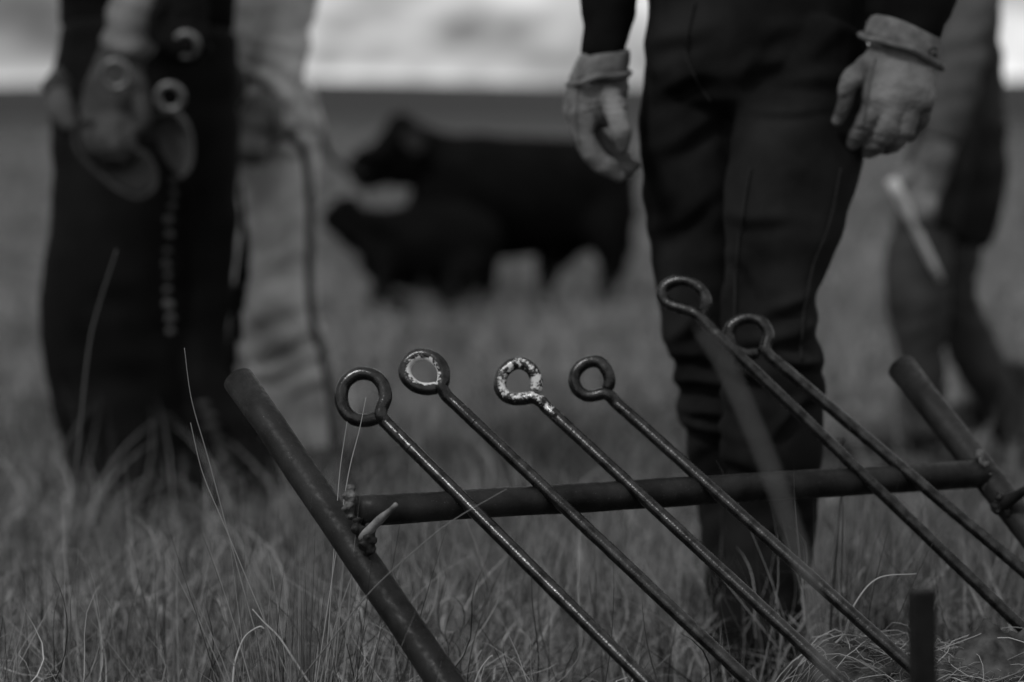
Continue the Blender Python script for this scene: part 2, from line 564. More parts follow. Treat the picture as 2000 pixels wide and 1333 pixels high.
def peg(p0, p1, r0, r1, flat, m):
    path = spline([p0, p0 * 0.6 + p1 * 0.4 + np.array([0.0, -0.001, 0.001]), p1], 8)
    rr_ = np.linspace(r0, r1, len(path))
    V, f, I, R = tube(path, rr_, 12)
    V = V + 0.0010 * wave(V, 160, 3)[:, None] * R
    return make('peg', V, f, m, rack)


peg(P(706, 1052, 2.315), P(774, 986, 2.275), 0.0048, 0.0026, 1, M['peg'])
V, f = welds(P(722, 1048, 2.308), 18, np.array([0.0035, 0.002, 0.0045]), 0.0046, 7); make('weld_bead', V, f, M['pipe'], rack)
peg(P(1955, 990, 2.62), P(2012, 952, 2.58), 0.0075, 0.0055, 1, M['pipe'])
V, f = welds(P(1958, 985, 2.615), 16, np.array([0.004, 0.003, 0.004]), 0.0048, 8); make('weld_bead', V, f, M['pipe'], rack)

# ------------------------------------------------------------------ branding irons
IRONS = [
    # ring path (free end first), shaft far point, thickness px, depth ring, depth low, paint
    dict(ring=[(738, 817), (716, 823), (692, 820), (672, 803), (665, 778), (671, 754), (688, 738), (709, 733), (732, 739), (748, 757), (752, 779), (745, 799), (744, 812)],
         shaft=[(752, 824), (1262, 1333)], r=13.4, Dr=2.37, paint=0, tilt=0.016,
         label='dark iron with a plain round ring handle, leftmost on the rack'),
    dict(ring=[(854, 760), (832, 762), (809, 756), (793, 741), (790, 722), (799, 706), (815, 697), (835, 697), (853, 706), (865, 723), (866, 744), (863, 757)],
         shaft=[(874, 775), (1352, 1227), (1450, 1318)], r=12.6, Dr=2.39, paint=1, tilt=0.02,
         label='iron whose egg-shaped ring handle carries chipped white paint on its inner face, second from left'),
    dict(ring=[(1046, 765), (1049, 750), (1042, 730), (1030, 718), (1012, 713), (994, 720), (980, 736), (976, 757), (983, 772), (999, 781), (1020, 781), (1040, 778), (1056, 785)],
         shaft=[(1066, 795), (1340, 1050), (1640, 1328)], r=12.4, Dr=2.41, paint=2, tilt=0.02,
         label='iron with peeling white paint on its ring and a capped free end, third from left'),
    dict(ring=[(1187, 762), (1191, 745), (1186, 727), (1175, 713), (1160, 709), (1142, 714), (1127, 728), (1122, 746), (1129, 764), (1144, 774), (1162, 774), (1180, 770), (1193, 776)],
         shaft=[(1203, 787), (1480, 1035), (1795, 1310)], r=12.2, Dr=2.44, paint=0, tilt=0.018,
         label='unpainted dark iron with a small ring closed by a weld, fourth from left'),
    dict(ring=[(1373, 622), (1379, 606), (1380, 588), (1373, 570), (1358, 557), (1338, 551), (1318, 553), (1301, 563), (1295, 579), (1305, 594), (1326, 603), (1348, 609), (1366, 619)],
         shaft=[(1378, 632), (1690, 932), (2020, 1280)], r=11.6, Dr=2.53, paint=0, tilt=0.03,
         label='tallest iron with a teardrop ring handle crossing in front of the dark jeans'),
    dict(ring=[(1482, 691), (1462, 693), (1442, 687), (1427, 673), (1424, 655), (1432, 639), (1448, 628), (1468, 624), (1486, 629), (1498, 643), (1502, 659), (1497, 675), (1496, 686)],
         shaft=[(1504, 697), (1780, 930), (2030, 1188)], r=11.8, Dr=2.60, paint=0, tilt=0.02,
         label='rightmost iron with a round ring handle half hidden behind the neighbouring shaft'),
]


def bar_depth(x):
    """Depth of the crossbar's axis where it shows at pixel column x."""
    d0, d1 = 2.33, 2.66
    x0, x1 = 700, 1915
    # perspective-correct interpolation
    t = (x - x0) / (x1 - x0)
    return 1.0 / ((1 - t) / d0 + t / d1)


for q in IRONS:
    # where the shaft passes the bar
    s0 = np.array(q['shaft'][0], float); s1 = np.array(q['shaft'][1], float)
    yb = lambda x: 998 + (926 - 998) * (x - 700) / 1215.0
    t = 0.5
    for _ in range(30):
        x = s0[0] + (s1[0] - s0[0]) * t
        t = (yb(x) - s0[1]) / (s1[1] - s0[1])
    xb = s0[0] + (s1[0] - s0[0]) * t
    Db = bar_depth(xb) - PX(30, 2.4) - PX(q['r'], 2.4) - 0.0015
    pb = P(xb, yb(xb), Db)
    Dtop = Db + 0.055
    ptop = P(s0[0], s0[1], Dtop)
    d = pb - ptop
    rad = PX(q['r'], Dtop)
    # straight shaft down to where its working end is sunk into soil
    e = ptop.copy(); k = 0.0
    while True:
        k += 0.004
        e = pb + d / np.linalg.norm(d) * k
        if e[2] < float(surf(e[0], e[1])) - 0.045 or k > 2: break
    # slight real-life sag
    n = 60
    path = ptop + (e - ptop) * np.linspace(0, 1, n)[:, None]
    q['path'] = path
    base = thing('branding_iron', e, q['label'], 'branding iron', 'branding irons leaning on the pipe rack')
    rp = [P(x, y, Dtop - 0.002) for x, y in q['ring']]
    rp = np.array(rp)
    cen = rp[:-1].mean(0)
    # lean of the ring's own plane
    rp[:, 1] += (rp[:, 2] - ptop[2]) * 0.25 + (rp[:, 0] - ptop[0]) * -q['tilt'] * 8
    # free end butts beside the neck, just in front of / behind it
    rp[0, 1] += 0.004; rp[1, 1] += 0.002
    ctrl = np.vstack([rp, ptop])
    ctrl = np.vstack([ctrl, path[1], path[2], path[3]])
    sp_ = spline(ctrl, 9)
    rads = np.full(len(sp_), rad); rads[:2] = rad * np.array([0.82, 0.96])
    V, f, I, R = tube(sp_, rads, 20)
    V = V + R * (0.00012 * wave(V, 300, 31) + 0.00006 * wave(V, 900, 32))[:, None]
    attrs = None
    if q['paint']:
        cc = sp_[: len(sp_) - 20].mean(0)
        inner = ((cc - V) / (np.linalg.norm(cc - V, axis=1)[:, None]) * R).sum(1)
        front = -R[:, 1]
        frac = I / I.max()
        if q['paint'] == 1:
            pa = 0.29 + 0.36 * inner + 0.13 * front + 0.06 * R[:, 2]
            pa -= np.clip((V[:, 2] < cen[2] - 0.012) * 0.10, 0, 1)
            pa = np.where(frac > 0.84, 0.27 + 0.1 * front, pa); pa = np.where(frac > 0.90, 0.1, pa)
        else:
            pa = 0.23 + 0.09 * inner + 0.22 * front + 0.14 * R[:, 2]
            pa = np.where(frac < 0.10, 0.42 + 0.12 * front, pa)
            pa = np.where(frac > 0.86, 0.24 + 0.14 * front, pa); pa = np.where(frac > 0.91, 0.1, pa)
        attrs = {'paint': pa}
    make('ring_handle', V, f, M['iron_paint'] if q['paint'] else M['iron'], base, attrs=attrs)
    V, f, I, R = tube(path[1:], rad * 0.996, 20)
    V = V + R * (0.00012 * wave(V, 300, 31) + 0.00006 * wave(V, 900, 32))[:, None]
    make('shaft', V, f, M['iron'], base)

# short square stake close to the lens
st = P(1800, 1152, 1.88); sb = P(1812, 2095, 1.88)
w = PX(25, 1.88)
rows = []
for t in np.linspace(0, 1, 12):
    c = st + (sb - st) * t
    rows.append(c)
path = np.array(rows)
V, f, I, R = tube(path, w * 1.32, 4)
rot = math.radians(45)
c_ = path[I]
dV = V - c_
V = c_ + np.stack([dV[:, 0] * math.cos(rot) - dV[:, 1] * math.sin(rot), dV[:, 0] * math.sin(rot) + dV[:, 1] * math.cos(rot), dV[:, 2]], 1)
o = make('iron_stake', V, f, M['stake'], smooth=False, origin=sb)
tag(o, 'short black square bar standing upright in front of the irons at lower right', 'stake')
bv = o.modifiers.new('bevel', 'BEVEL'); bv.width = 0.002; bv.segments = 2

# ------------------------------------------------------------------ people
def head_parts(c, s, facing=(0, -1)):
    """Head about 0.23 m high at c (centre), facing a horizontal direction."""
    fx, fy = facing
    fw = np.array([fx, fy, 0.0]); fw /= np.linalg.norm(fw); sd_ = np.array([-fw[1], fw[0], 0.0])
    up = np.array([0, 0, 1.0])
    pt = lambda a, b_, z: c + fw * a + sd_ * b_ + up * z
    parts = [ball(c + fw * -0.012 + up * 0.03, (0.078, 0.090, 0.088)), ball(pt(0.022, 0, -0.045), (0.058, 0.062, 0.072)),
             ball(pt(0.045, 0, -0.095), 0.026), ball(pt(0.088, 0, -0.012), (0.014, 0.014, 0.026)), ball(pt(0.096, 0, -0.028), 0.013),
             ball(pt(0.072, 0, -0.060), (0.018, 0.018, 0.008)), ball(pt(0.070, 0, -0.072), (0.016, 0.016, 0.008))]
    for k in (-1, 1):
        parts.append(ball(pt(-0.005, 0.080 * k, -0.01), (0.014, 0.014, 0.030)))
        parts.append(ball(pt(0.070, 0.030 * k, 0.016), (0.016, 0.016, 0.009)))
        parts.append(ball(pt(0.060, 0.034 * k, -0.030), (0.022, 0.022, 0.020)))
    parts.append(loft([list(c + up * -0.08 + fw * -0.01) + [0.056, 0.058], list(c + up * -0.14 + fw * -0.02) + [0.058, 0.060], list(c + up * -0.20 + fw * -0.02) + [0.075, 0.07]]))
    return parts


def hat(parent, c, m):
    seg = 36
    ang = np.linspace(0, 2 * np.pi, seg, endpoint=False)
    prof = [(0.17, 0.075, 0.03), (0.165, 0.07, 0.03), (0.12, 0.062, 0.015), (0.102, 0.07, 0), (0.098, 0.12, 0), (0.085, 0.17, 0), (0.05, 0.178, 0), (0.0, 0.165, 0)]
    V = []
    for r, z, curl in prof:
        for a in ang:
            V.append(c + [r * 0.92 * math.cos(a), r * 1.12 * math.sin(a), z + curl * math.cos(a) ** 2 * 1.2])
    f = [(i * seg + k, i * seg + (k + 1) % seg, (i + 1) * seg + (k + 1) % seg, (i + 1) * seg + k) for i in range(len(prof) - 1) for k in range(seg)]
    o = make('hat', np.array(V), f, m, parent)
    md = o.modifiers.new('felt', 'SOLIDIFY'); md.thickness = 0.004
    return o


def cloth(name, parts, voxel, m, parent, folds=(), rough=0.0025, rs=28, smooth=4, stack=()):
    V, No, f = fuse(parts, voxel, smooth)
    w1 = wave(V * [1, 1, 1.5], rs, 3); w2 = wave(V * [0.8, 0.8, 2.0], rs * 2.6, 4)
    V = V + No * (rough * w1 + rough * 0.45 * w2)[:, None]
    for i, (a, b, wd, am) in enumerate(folds):
        V = crease(V, No, a, b, wd, am, seed=i)
    for (c, hz, hr, freq, am, sd_) in stack:
        # stacked horizontal folds around a joint
        z = V[:, 2] - c[2]
        lat = np.linalg.norm(V[:, :2] - c[:2], axis=1)
        env = np.exp(-(z / hz) ** 2) * (lat < hr)
        ph = z * freq + 1.5 * wave(V, 13, sd_) + 0.7 * wave(V, 40, sd_ + 50) + (-1) ** sd_ * 26.0 * (V[:, 0] - c[0])
        env = env * np.clip(0.65 + 0.6 * wave(V, 18, sd_ + 90), 0.05, 1.3)
        V = V + No * (am * env * (np.abs(np.sin(ph)) ** 0.7 - 0.6))[:, None]
    return make(name, V, f, m, parent)


def boot(name, heel, direction, parent, m, L_=0.29, shaft=0.16):
    d = np.array([direction[0], direction[1], 0.0]); d /= np.linalg.norm(d)
    up = np.array([0, 0, 1.0]); q = np.asarray(heel, float)
    pt = lambda a, z: q + d * a + up * z
    parts = [loft([list(pt(0.0, 0.045)) + [0.036, 0.04], list(pt(0.07, 0.05)) + [0.040, 0.045], list(pt(0.16, 0.040)) + [0.046, 0.036],
                   list(pt(0.23, 0.032)) + [0.042, 0.028], list(pt(L_ - 0.01, 0.026)) + [0.02, 0.02]], ref=(-d[1], d[0], 0)),
             loft([list(pt(0.035, 0.04)) + [0.042, 0.05], list(pt(0.035, shaft * 0.6)) + [0.048, 0.055], list(pt(0.03, shaft)) + [0.055, 0.06]]),
             loft([list(pt(0.005, 0.0)) + [0.030, 0.030], list(pt(0.005, 0.035)) + [0.034, 0.034]])]
    V, No, f = fuse(parts, 0.007, 4)
    return make(name, V, f, m, parent)


def glove(parent, palm, fingers, thumb, m, seams=(), voxel=0.0021):
    parts = [limb(palm, n=6, seg=22)]
    for rows in list(fingers) + [thumb]:
        pts = []
        for (x, y, D, r) in rows:
            pts.append(list(P(x, y, D)) + [PX(r * 0.97, D), PX(r * 0.97, D)])
        parts.append(loft(pts, n=6, seg=14))
        parts.append(ball(pts[-1][:3], pts[-1][3]))
        parts.append(ball(pts[0][:3], pts[0][3]))
    V, No, f = fuse(parts, voxel, 3)
    wr = np.abs(np.sin(V[:, 2] * 330 + 2.2 * wave(V, 60, 63))) ** 0.6 - 0.6
    V = V + No * (0.0011 * wave(V, 95, 61) + 0.0007 * wave(V, 230, 62) + 0.0019 * wr * np.clip(0.4 + wave(V, 45, 64), 0, 1))[:, None]
    g = make('glove', V, f, m, parent)
    for s in seams:
        path = spline([P(*a) for a in s], 8)
        # lay the seam on the leather
        for i in range(len(path)):
            dd = np.linalg.norm((V - path[i])[:, [0, 2]], axis=1)
            near = np.where(dd < 0.004)[0]
            if len(near):
                path[i, 1] = V[near, 1].min() - 0.0002
        v, ff, _, _ = tube(path, 0.0006, 6)
        make('seam', v, ff, M['seam_dark'], g)
    return g


def band(parent, rows, m, thick=0.004, name='cuff'):
    """Open ring of cloth round a wrist; rows of (x,y,D,a,b,skew px) top to bottom."""
    seg = 40; V = []
    ang = np.linspace(0, 2 * np.pi, seg, endpoint=False)
    for (x, y, D, a, b, skew) in rows:
        c = P(x, y, D)
        for an in ang:
            dx = math.cos(an)
            V.append(c + [PX(a, D) * dx, PX(b, D) * math.sin(an), -PX(skew, D) * dx + 0.001 * math.sin(3 * an + 1)])
    n = len(rows)
    f = [(i * seg + k, i * seg + (k + 1) % seg, (i + 1) * seg + (k + 1) % seg, (i + 1) * seg + k) for i in range(n - 1) for k in range(seg)]
    V = np.array(V)
    V = V + 0.0008 * wave(V, 80, 71)[:, None] * [1, 1, 0.3]
    o = make(name, V, f, m, parent)
    md = o.modifiers.new('cloth', 'SOLIDIFY'); md.thickness = thick; md.offset = 1
    sb_ = o.modifiers.new('soft', 'SUBSURF'); sb_.levels = 1; sb_.render_levels = 1
    return o


# ---------------- the man in dark jeans and leather gloves
D0 = 2.95
man = thing('person', np.array([0.30, 2.93, 0.0]), 'person in dark jeans and black jacket standing behind the irons with both leather-gloved hands hanging', 'person')
pelvis = [(1478, -90, 2.96, 205, 150), (1475, 0, 2.95, 216, 160), (1470, 90, 2.95, 217, 165), (1470, 160, 2.95, 205, 158), (1468, 215, 2.95, 165, 130)]
legL = [(1355, 80, 2.97, 98, 130), (1357, 220, 2.98, 104, 115), (1357, 340, 2.99, 103, 105), (1357, 450, 3.0, 94, 98), (1356, 560, 3.0, 77, 90), (1370, 660, 3.0, 73, 82),
        (1388, 740, 3.0, 66, 76), (1396, 800, 3.01, 72, 76), (1405, 880, 3.02, 56, 70), (1420, 1000, 3.03, 46, 64), (1432, 1150, 3.03, 50, 62), (1432, 1290, 3.03, 56, 62), (1432, 1350, 3.03, 58, 62)]
legR = [(1588, 80, 2.93, 106, 130), (1564, 220, 2.91, 130, 118), (1544, 340, 2.88, 128, 108), (1526, 450, 2.86, 119, 100), (1508, 550, 2.85, 96, 92), (1500, 640, 2.83, 97, 88),
        (1508, 730, 2.83, 102, 86), (1510, 830, 2.84, 101, 82), (1506, 950, 2.86, 100, 80), (1500, 1070, 2.87, 98, 78), (1488, 1170, 2.88, 86, 74), (1482, 1260, 2.88, 78, 72), (1482, 1330, 2.88, 80, 74)]
fol = []
fol.append((P(1440, 170, 2.80), P(1560, 90, 2.79), 0.010, 0.010))
fol.append((P(1450, 150, 2.80), P(1690, 140, 2.79), 0.011, 0.009))
fol.append((P(1430, 225, 2.80), P(1640, 215, 2.79), 0.005, 0.004))
fol.append((P(1270, 300, 2.90), P(1420, 230, 2.90), 0.010, 0.006))
fol.append((P(1270, 180, 2.90), P(1400, 150, 2.90), 0.010, 0.006))
fol.append((P(1290, 700, 2.93), P(1420, 720, 2.93), 0.010, 0.012))
fol.append((P(1300, 770, 2.93), P(1440, 750, 2.93), 0.010, 0.014))
fol.append((P(1310, 850, 2.94), P(1440, 840, 2.94), 0.010, 0.012))
fol.append((P(1420, 690, 2.77), P(1620, 640, 2.77), 0.009, 0.007))
fol.append((P(1400, 420, 2.78), P(1560, 440, 2.78), 0.008, 0.005))
for (a_, b_, w_, m_) in (((1560, 110), (1700, 60), 0.010, 0.007), ((1450, 130), (1600, 40), 0.009, 0.008), ((1455, 210), (1620, 150), 0.007, 0.006),
                         ((1400, 500), (1520, 580), 0.008, 0.006), ((1480, 640), (1615, 560), 0.007, 0.007), ((1500, 690), (1615, 730), 0.006, 0.009),
                         ((1400, 700), (1500, 770), 0.007, 0.008), ((1500, 850), (1620, 780), 0.007, 0.009), ((1400, 900), (1540, 980), 0.009, 0.006), ((1480, 1090), (1610, 1010), 0.009, 0.006)):
    fol.append((P(a_[0], a_[1], 2.78), P(b_[0], b_[1], 2.78), w_, m_))
for (a_, b_, w_, m_) in (((1255, 110), (1400, 40), 0.010, 0.006), ((1255, 480), (1400, 380), 0.009, 0.005), ((1290, 690), (1400, 620), 0.008, 0.009), ((1320, 800), (1430, 850), 0.007, 0.012), ((1340, 930), (1450, 870), 0.008, 0.008)):
    fol.append((P(a_[0], a_[1], 2.92), P(b_[0], b_[1], 2.92), w_, m_))
jeans = cloth('jeans', [limb(pelvis), limb(legL), limb(legR)], 0.0050, M['denim'], man, fol, rough=0.0028, rs=19,
              stack=[(P(1375, 790, 2.98), 0.085, 0.10, 42, 0.0035, 5), (P(1515, 740, 2.83), 0.12, 0.13, 52, 0.006, 6),
                     (P(1432, 1180, 3.0), 0.14, 0.11, 44, 0.004, 7), (P(1490, 1130, 2.87), 0.13, 0.12, 40, 0.004, 8)])
jv = np.empty(len(jeans.data.vertices) * 3, np.float32); jeans.data.vertices.foreach_get('co', jv)
jv = jv.reshape(-1, 3) + np.array(man.location)


def lay(path, verts, r, lift=0.0):
    for i in range(len(path)):
        dd = np.linalg.norm((verts - path[i])[:, [0, 2]], axis=1)
        near = np.where(dd < 0.007)[0]
        if len(near): path[i, 1] = verts[near, 1].min() - lift
    p = path.copy(); p[1:-1, 1] = (path[:-2, 1] + path[1:-1, 1] + path[2:, 1]) / 3
    return p


for s in ([(1470, 330), (1452, 420), (1440, 520), (1432, 640), (1428, 740)], [(1648, 330), (1625, 430), (1590, 520), (1566, 620), (1560, 700)],
          [(1365, 0), (1352, 60), (1350, 110), (1372, 160), (1400, 200)]):
    pa = lay(spline([P(x, y, 2.8) for x, y in s], 14), jv, 0.001)
    pa[:, 1] += 0.0006
    v, ff, _, _ = tube(pa, 0.0014, 8); make('seam', v, ff, M['seam'], jeans)

torso = [(1475, -25, 2.96, 228, 172), (1475, -150, 2.96, 226, 172), (1475, -400, 2.97, 240, 175), (1472, -640, 2.98, 275, 180), (1470, -800, 2.99, 265, 150), (1470, -880, 2.99, 130, 100)]
armL = [(1235, -790, 2.99, 95, 105), (1165, -600, 3.0, 90, 95), (1150, -350, 3.0, 82, 85), (1165, -200, 2.98, 76, 78), (1184, -60, 2.95, 62, 66), (1186, 20, 2.94, 53, 58), (1178, 100, 2.93, 46, 50), (1176, 122, 2.93, 44, 46)]
armR = [(1705, -790, 2.99, 95, 105), (1800, -600, 2.98, 92, 95), (1850, -350, 2.95, 85, 88), (1835, -200, 2.92, 80, 82), (1784, -60, 2.87, 92, 80), (1768, 10, 2.85, 86, 70), (1768, 55, 2.84, 63, 54), (1764, 75, 2.84, 58, 50)]
cloth('jacket', [limb(torso), limb(armL), limb(armR)], 0.008, M['jacket_black'], man, rough=0.003, rs=20,
      stack=[(P(1190, 30, 2.93), 0.10, 0.08, 120, 0.004, 9), (P(1785, 0, 2.85), 0.10, 0.08, 110, 0.004, 10)])
hc = P(1470, -1180, 2.96)
inner = head_parts(hc, 1.0)
inner += [limb([(x, y, D, a * 0.55, b * 0.55) for (x, y, D, a, b) in torso]), limb([(x, y, D, a * 0.55, b * 0.55) for (x, y, D, a, b) in armL]),
          limb([(x, y, D, a * 0.55, b * 0.55) for (x, y, D, a, b) in armR]), limb([(x, y, D, a * 0.6, b * 0.6) for (x, y, D, a, b) in pelvis]),
          limb([(x, y, D, a * 0.5, b * 0.5) for (x, y, D, a, b) in legL]), limb([(x, y, D, a * 0.5, b * 0.5) for (x, y, D, a, b) in legR])]
inner.append(loft([list(P(1470, -760, 2.99)) + [0.07, 0.07], list(P(1470, -1000, 2.98)) + [0.06, 0.06]]))
V, No, f = fuse(inner, 0.011, 2); make('body', V, f, M['skin'], man)
hat(man, hc, M['felt'])
boot('boot', [P(1432, 1330, 3.05)[0], 3.06, -0.005], (-0.35, -1), man, M['boot'])
boot('boot', [P(1482, 1330, 2.9)[0], 2.92, -0.005], (0.15, -1), man, M['boot'])

# hand on the right of the picture: back of the glove towards the lens, fingers curling under
DR = 2.82
glove(man,
      palm=[(1764, 58, 2.84, 58, 50), (1761, 108, 2.832, 70, 46), (1757, 150, 2.815, 72, 36), (1758, 190, 2.805, 74, 34), (1760, 218, 2.81, 68, 30)],
      fingers=[[(1712, 185, 2.81, 24), (1698, 225, 2.81, 22), (1680, 258, 2.825, 19.5), (1662, 282, 2.845, 15)],
               [(1746, 195, 2.80, 23), (1736, 242, 2.805, 22), (1716, 278, 2.825, 20), (1694, 297, 2.855, 16)],
               [(1778, 195, 2.80, 22), (1772, 238, 2.806, 21), (1752, 272, 2.83, 19), (1728, 290, 2.86, 15)],
               [(1808, 185, 2.81, 20), (1804, 222, 2.815, 18.5), (1787, 252, 2.835, 16.5), (1766, 270, 2.86, 13)]],
      thumb=[(1708, 122, 2.825, 27), (1680, 142, 2.815, 24), (1658, 165, 2.805, 20.5), (1648, 202, 2.81, 18), (1637, 236, 2.82, 12)],
      m=M['glove'], seams=[[(1726, 112, 2.75), (1717, 135, 2.75), (1708, 175, 2.75), (1700, 215, 2.76), (1692, 250, 2.77)]])
cf = band(man, [(1770, 48, 2.84, 66, 62, 24), (1768, 60, 2.84, 70, 66, 26), (1764, 80, 2.835, 74, 69, 29), (1761, 100, 2.835, 76, 70, 31)], M['glove_band'])
cr = [P(1760, 101, 2.835) + np.array([PX(80, 2.835) * math.cos(a), PX(74, 2.835) * math.sin(a), -PX(31, 2.835) * math.cos(a) + 0.002 * math.sin(3 * a)]) for a in np.linspace(0, 2 * np.pi, 49)]
v, ff, _, _ = tube(cr, 0.0040, 8, caps=False); v = v + 0.0012 * wave(v, 120, 5)[:, None]; make('cuff_roll', v, ff, M['glove_band'], man)
# small dark embroidered mark at the outer end of the cuff
mk = [(1829, 98), (1823, 94), (1817, 97), (1815, 105), (1819, 112), (1826, 113), (1829, 107), (1823, 105)]
dx = [(x - 1761) / 78.0 for x, y in mk]
pm = np.array([P(x, y, 2.835 - PX(71, 2.835) * math.sqrt(max(0.02, 1 - min(d, 0.99) ** 2)) - 0.006) for (x, y), d in zip(mk, dx)])
v, ff, _, _ = tube(spline(pm, 5), 0.0011, 6); make('cuff_emblem', v, ff, M['mark'], man)

# hand on the left: thumb side towards the lens, fingers curling to the right
glove(man,
      palm=[(1176, 112, 2.93, 44, 44), (1170, 150, 2.93, 55, 40), (1163, 185, 2.93, 60, 42), (1155, 220, 2.93, 54, 44), (1152, 245, 2.93, 44, 42)],
      fingers=[[(1138, 228, 2.90, 27), (1142, 270, 2.895, 23.5), (1164, 308, 2.895, 21), (1192, 332, 2.90, 19), (1208, 344, 2.905, 14)],
               [(1135, 225, 2.93, 26), (1142, 275, 2.925, 23), (1174, 318, 2.93, 20), (1212, 333, 2.94, 17), (1228, 335, 2.945, 13)],
               [(1140, 225, 2.96, 25), (1150, 268, 2.955, 22), (1186, 306, 2.96, 19), (1224, 322, 2.97, 16), (1240, 324, 2.975, 12)],
               [(1150, 220, 2.985, 22), (1164, 262, 2.985, 19), (1196, 294, 2.985, 17), (1222, 306, 2.99, 13)]],
      thumb=[(1184, 180, 2.915, 27), (1198, 205, 2.895, 25), (1206, 232, 2.875, 22), (1213, 268, 2.872, 20.5), (1216, 290, 2.875, 14)],
      m=M['glove'], seams=[[(1132, 168, 2.85), (1128, 205, 2.85), (1126, 240, 2.85), (1134, 282, 2.85)], [(1184, 150, 2.85), (1172, 185, 2.85), (1166, 215, 2.85), (1168, 250, 2.85)]])
band(man, [(1178, 104, 2.93, 52, 56, -8), (1175, 122, 2.93, 56, 60, -9), (1171, 138, 2.93, 57, 62, -10), (1169, 152, 2.93, 56, 61, -10)], M['glove_band'])
cr = [P(1169, 154, 2.93) + np.array([PX(59, 2.93) * math.cos(a), PX(65, 2.93) * math.sin(a), PX(11, 2.93) * math.cos(a) + 0.002 * math.sin(3 * a)]) for a in np.linspace(0, 2 * np.pi, 49)]
v, ff, _, _ = tube(cr, 0.0038, 8, caps=False); v = v + 0.0012 * wave(v, 120, 6)[:, None]; make('cuff_roll', v, ff, M['glove_band'], man)

# ---------------- the man in dark chaps, left
DB = 4.3
cow = thing('person', np.array([P(270, 1000, 4.3)[0], 4.25, 0.0]), 'person in wide dark leather chaps at left, gripping a coiled strap in one gloved hand', 'person')
hipB = [(290, 60, 4.32, 165, 120), (285, 150, 4.32, 178, 125), (282, 230, 4.3, 182, 125), (285, 300, 4.3, 170, 118)]
chL = [(232, 230, 4.27, 130, 115), (222, 350, 4.24, 126, 110), (215, 480, 4.22, 126, 105), (207, 600, 4.22, 126, 100), (216, 700, 4.22, 126, 95), (235, 800, 4.22, 122, 90), (258, 900, 4.22, 122, 88), (270, 985, 4.22, 128, 90)]
chR = [(388, 240, 4.33, 84, 110), (396, 350, 4.32, 78, 100), (398, 460, 4.32, 74, 95), (388, 580, 4.31, 68, 90), (386, 680, 4.30, 62, 85), (408, 780, 4.28, 66, 80), (445, 880, 4.26, 88, 82), (478, 1000, 4.25, 98, 88)]
cloth('chaps', [limb(hipB), limb(chL), limb(chR)], 0.010, M['leather_dark'], cow, rough=0.005, rs=12,
      folds=[(P(150, 560, 4.05), P(330, 600, 4.05), 0.02, 0.010), (P(120, 700, 4.05), P(300, 720, 4.05), 0.025, 0.010)])
# fringe along the loose edge of the chaps
parts = []
rr = np.random.default_rng(3)
for i in range(70):
    t = i / 69.0; y = 360 + 600 * t
    x = np.interp(y, [360, 460, 580, 680, 780, 880, 960], [470, 472, 455, 445, 470, 506, 535])
    a = P(x, y, 4.27); b = a + np.array([rr.uniform(0.0, 0.014), rr.uniform(-0.02, 0.02), -rr.uniform(0.05, 0.10)])
    v, ff, _, _ = tube([a, (a + b) / 2 + [0.004, 0, 0], b], 0.0026, 5); parts.append((v, ff))
V, f = join(parts); tag(make('fringe', V, f, M['leather_dark'], cow), kind='stuff')
# knotted lacing down the front edge
for i in range(12):
    y = 352 + i * 27; x = np.interp(y, [350, 500, 650], [343, 324, 336])
    kz = random.uniform(0.7, 1.15); V, f = blob(P(x + random.uniform(-3, 3), y + random.uniform(-4, 4), 4.14), (0.0085 * kz, 0.007, 0.0075 * kz), 300 + i, 0.2); make('lace_knot', V, f, M['leather_mid'], cow)
for i in range(9):
    y = 790 + i * 22; x = 398 + i * 8.5
    V, f = blob(P(x, y, 4.16), (0.0125, 0.007, 0.0065), 330 + i, 0.12); make('lace_knot', V, f, M['glove_worn'], cow)
vest = [(285, 60, 4.33, 172, 125), (285, -40, 4.33, 182, 128), (285, -200, 4.33, 190, 130), (285, -380, 4.33, 205, 130), (285, -510, 4.33, 190, 115), (285, -570, 4.33, 90, 80)]
cloth('vest', [limb(vest)], 0.011, M['jacket_black'], cow, rough=0.004, rs=14)
slL = [(120, -500, 4.33, 68, 75), (90, -360, 4.30, 66, 72), (150, -200, 4.18, 66, 70), (250, -90, 4.08, 62, 66), (275, 0, 4.06, 60, 62), (255, 70, 4.06, 56, 58), (240, 110, 4.06, 50, 52)]
slR = [(450, -500, 4.33, 68, 75), (490, -360, 4.30, 66, 72), (455, -230, 4.16, 62, 66), (390, -120, 4.05, 58, 60), (345, -60, 4.02, 50, 52)]
cloth('shirt_sleeve', [limb(slL)], 0.008, M['shirt'], cow, rough=0.004, rs=22, stack=[(P(262, 50, 4.0), 0.12, 0.1, 70, 0.008, 2)])
cloth('shirt_sleeve', [limb(slR)], 0.008, M['shirt'], cow, rough=0.004, rs=22)
glove(cow, palm=[(240, 100, 4.06, 44, 36), (228, 150, 4.05, 54, 36), (215, 205, 4.03, 58, 34), (212, 245, 4.02, 52, 32)],
      fingers=[[(178, 235, 4.01, 19), (176, 275, 3.99, 18), (190, 305, 4.0, 16), (208, 318, 4.03, 14)],
               [(202, 240, 4.0, 19), (202, 285, 3.98, 18), (214, 315, 4.0, 16), (226, 320, 4.03, 14)],
               [(226, 240, 4.0, 19), (228, 285, 3.98, 18), (238, 312, 4.0, 16), (246, 316, 4.03, 14)],
               [(248, 235, 4.01, 17), (252, 272, 3.99, 16), (258, 296, 4.0, 15), (262, 302, 4.03, 13)]],
      thumb=[(262, 150, 4.02, 20), (276, 190, 3.99, 19), (282, 225, 3.985, 17), (276, 252, 3.99, 14)], m=M['glove_worn'], voxel=0.004)
